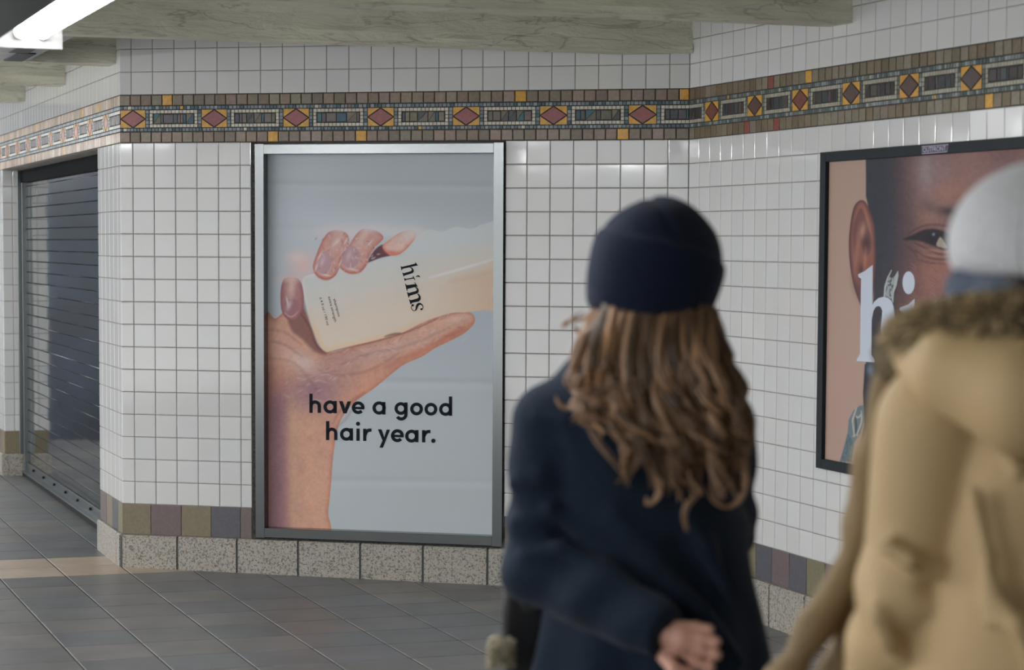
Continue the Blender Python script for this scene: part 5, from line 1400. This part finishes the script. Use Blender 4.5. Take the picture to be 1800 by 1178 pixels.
implicit('hood', hood, (H2[0] - .30, D2 - .30, 1.24), (H2[0] + .30, D2 + .12, 1.56), 0.007, M['khaki'], tanp)
mb = MB()                                    # seam cord along the hood's lower edge
mb.tube([W(1690, 715, D2 - .115), W(1720, 738, D2 - .15), W(1760, 770, D2 - .175), W(1800, 790, D2 - .19), W(1850, 792, D2 - .19)], 0.004, 6)
mb.build('hood_seam', mat('khaki_seam', rgb(120, 98, 66), 0.8), tanp, smooth=True)
fur_patch('fur_collar', tanp, [W(1588, 592, D2 + .08), W(1612, 586, D2 + .01), W(1660, 575, D2 - .06), W(1740, 566, D2 - .115), W(1820, 562, D2 - .135), W(1920, 564, D2 - .12), W(2020, 575, D2 - .03), W(2060, 590, D2 + .08)],
          8, 10000, 0.026, lambda t: 0.014 + 0.019 * math.sin(math.pi * min(1, t * 1.0 + .02)) ** 0.6, s2l((78, 68, 48)), s2l((232, 206, 160)))
B2C = W(1838, 428, D2)
def beanie2(X, Y, Z):
    x, y, z = X - B2C[0], Y - B2C[1], Z - B2C[2]
    d = ell(x, y, z, (0.0, 0.0, 0.0), (0.131, 0.128, 0.112))
    d = smin(d, ell(x, y, z, (0.03, -0.02, 0.045), (0.085, 0.085, 0.06)), 0.03)
    bot = -(z + 0.26 * x + 0.10 * y + 0.072 )
    d = smax(d, bot, 0.016)
    ang = np.arctan2(y, x)
    return d + 0.0016 * np.cos(ang * 46)
implicit('beanie', beanie2, B2C - .17, B2C + .17, 0.0045, M['grey_knit'], tanp)
implicit('scarf', lambda X, Y, Z: chain(X, Y, Z, [W(1698, 512, D2 + .08), W(1712, 520, D2 + .0), W(1780, 525, D2 - .06), W(1860, 525, D2 - .075), W(1960, 520, D2 - .02)], [0.026, 0.034, 0.036, 0.036, 0.036], 0.03) + 0.003 * np.sin(60 * X + 40 * Z),
         (H2[0] - .2, D2 - .16, 1.44), (H2[0] + .2, D2 + .14, 1.62), 0.006, M['scarf'], tanp)
implicit('hair', lambda X, Y, Z: ell(X, Y, Z, H2 + np.array([-.004, -.03, -.055]), (0.098, 0.085, 0.075)) + 0.002 * np.sin(140 * X), H2 - [.14, .16, .16], H2 + [.14, .12, .06], 0.006, mat('dark_hair', rgb(34, 28, 26), 0.5), tanp)
def trou2(X, Y, Z):
    d = None
    for s_, ft in ((-1, FT2[0]), (1, FT2[1])):
        e = chain(X, Y, Z, [P2 + [s_ * .09, 0, -.02], (P2 + [s_ * .10, .02, 0] + ft) / 2, ft + [0, 0, .05]], [0.115, 0.082, 0.065], 0.02) + 0.003 * np.sin(60 * Z + 20 * X)
        d = e if d is None else smin(d, e, 0.02)
    return smax(d, 0.09 + gz2 - Z, 0.005)
implicit('trousers', trou2, (H2[0] - .3, D2 - .2, gz2 + .04), (H2[0] + .3, D2 + .35, 0.80), 0.013, M['denim'], tanp)
for ft in FT2: implicit('boot', boot_fn(ft, fz(ft[0]) + .002), ft - [.09, .12, .07], ft + [.09, .22, .22], 0.008, M['boot'], tanp)
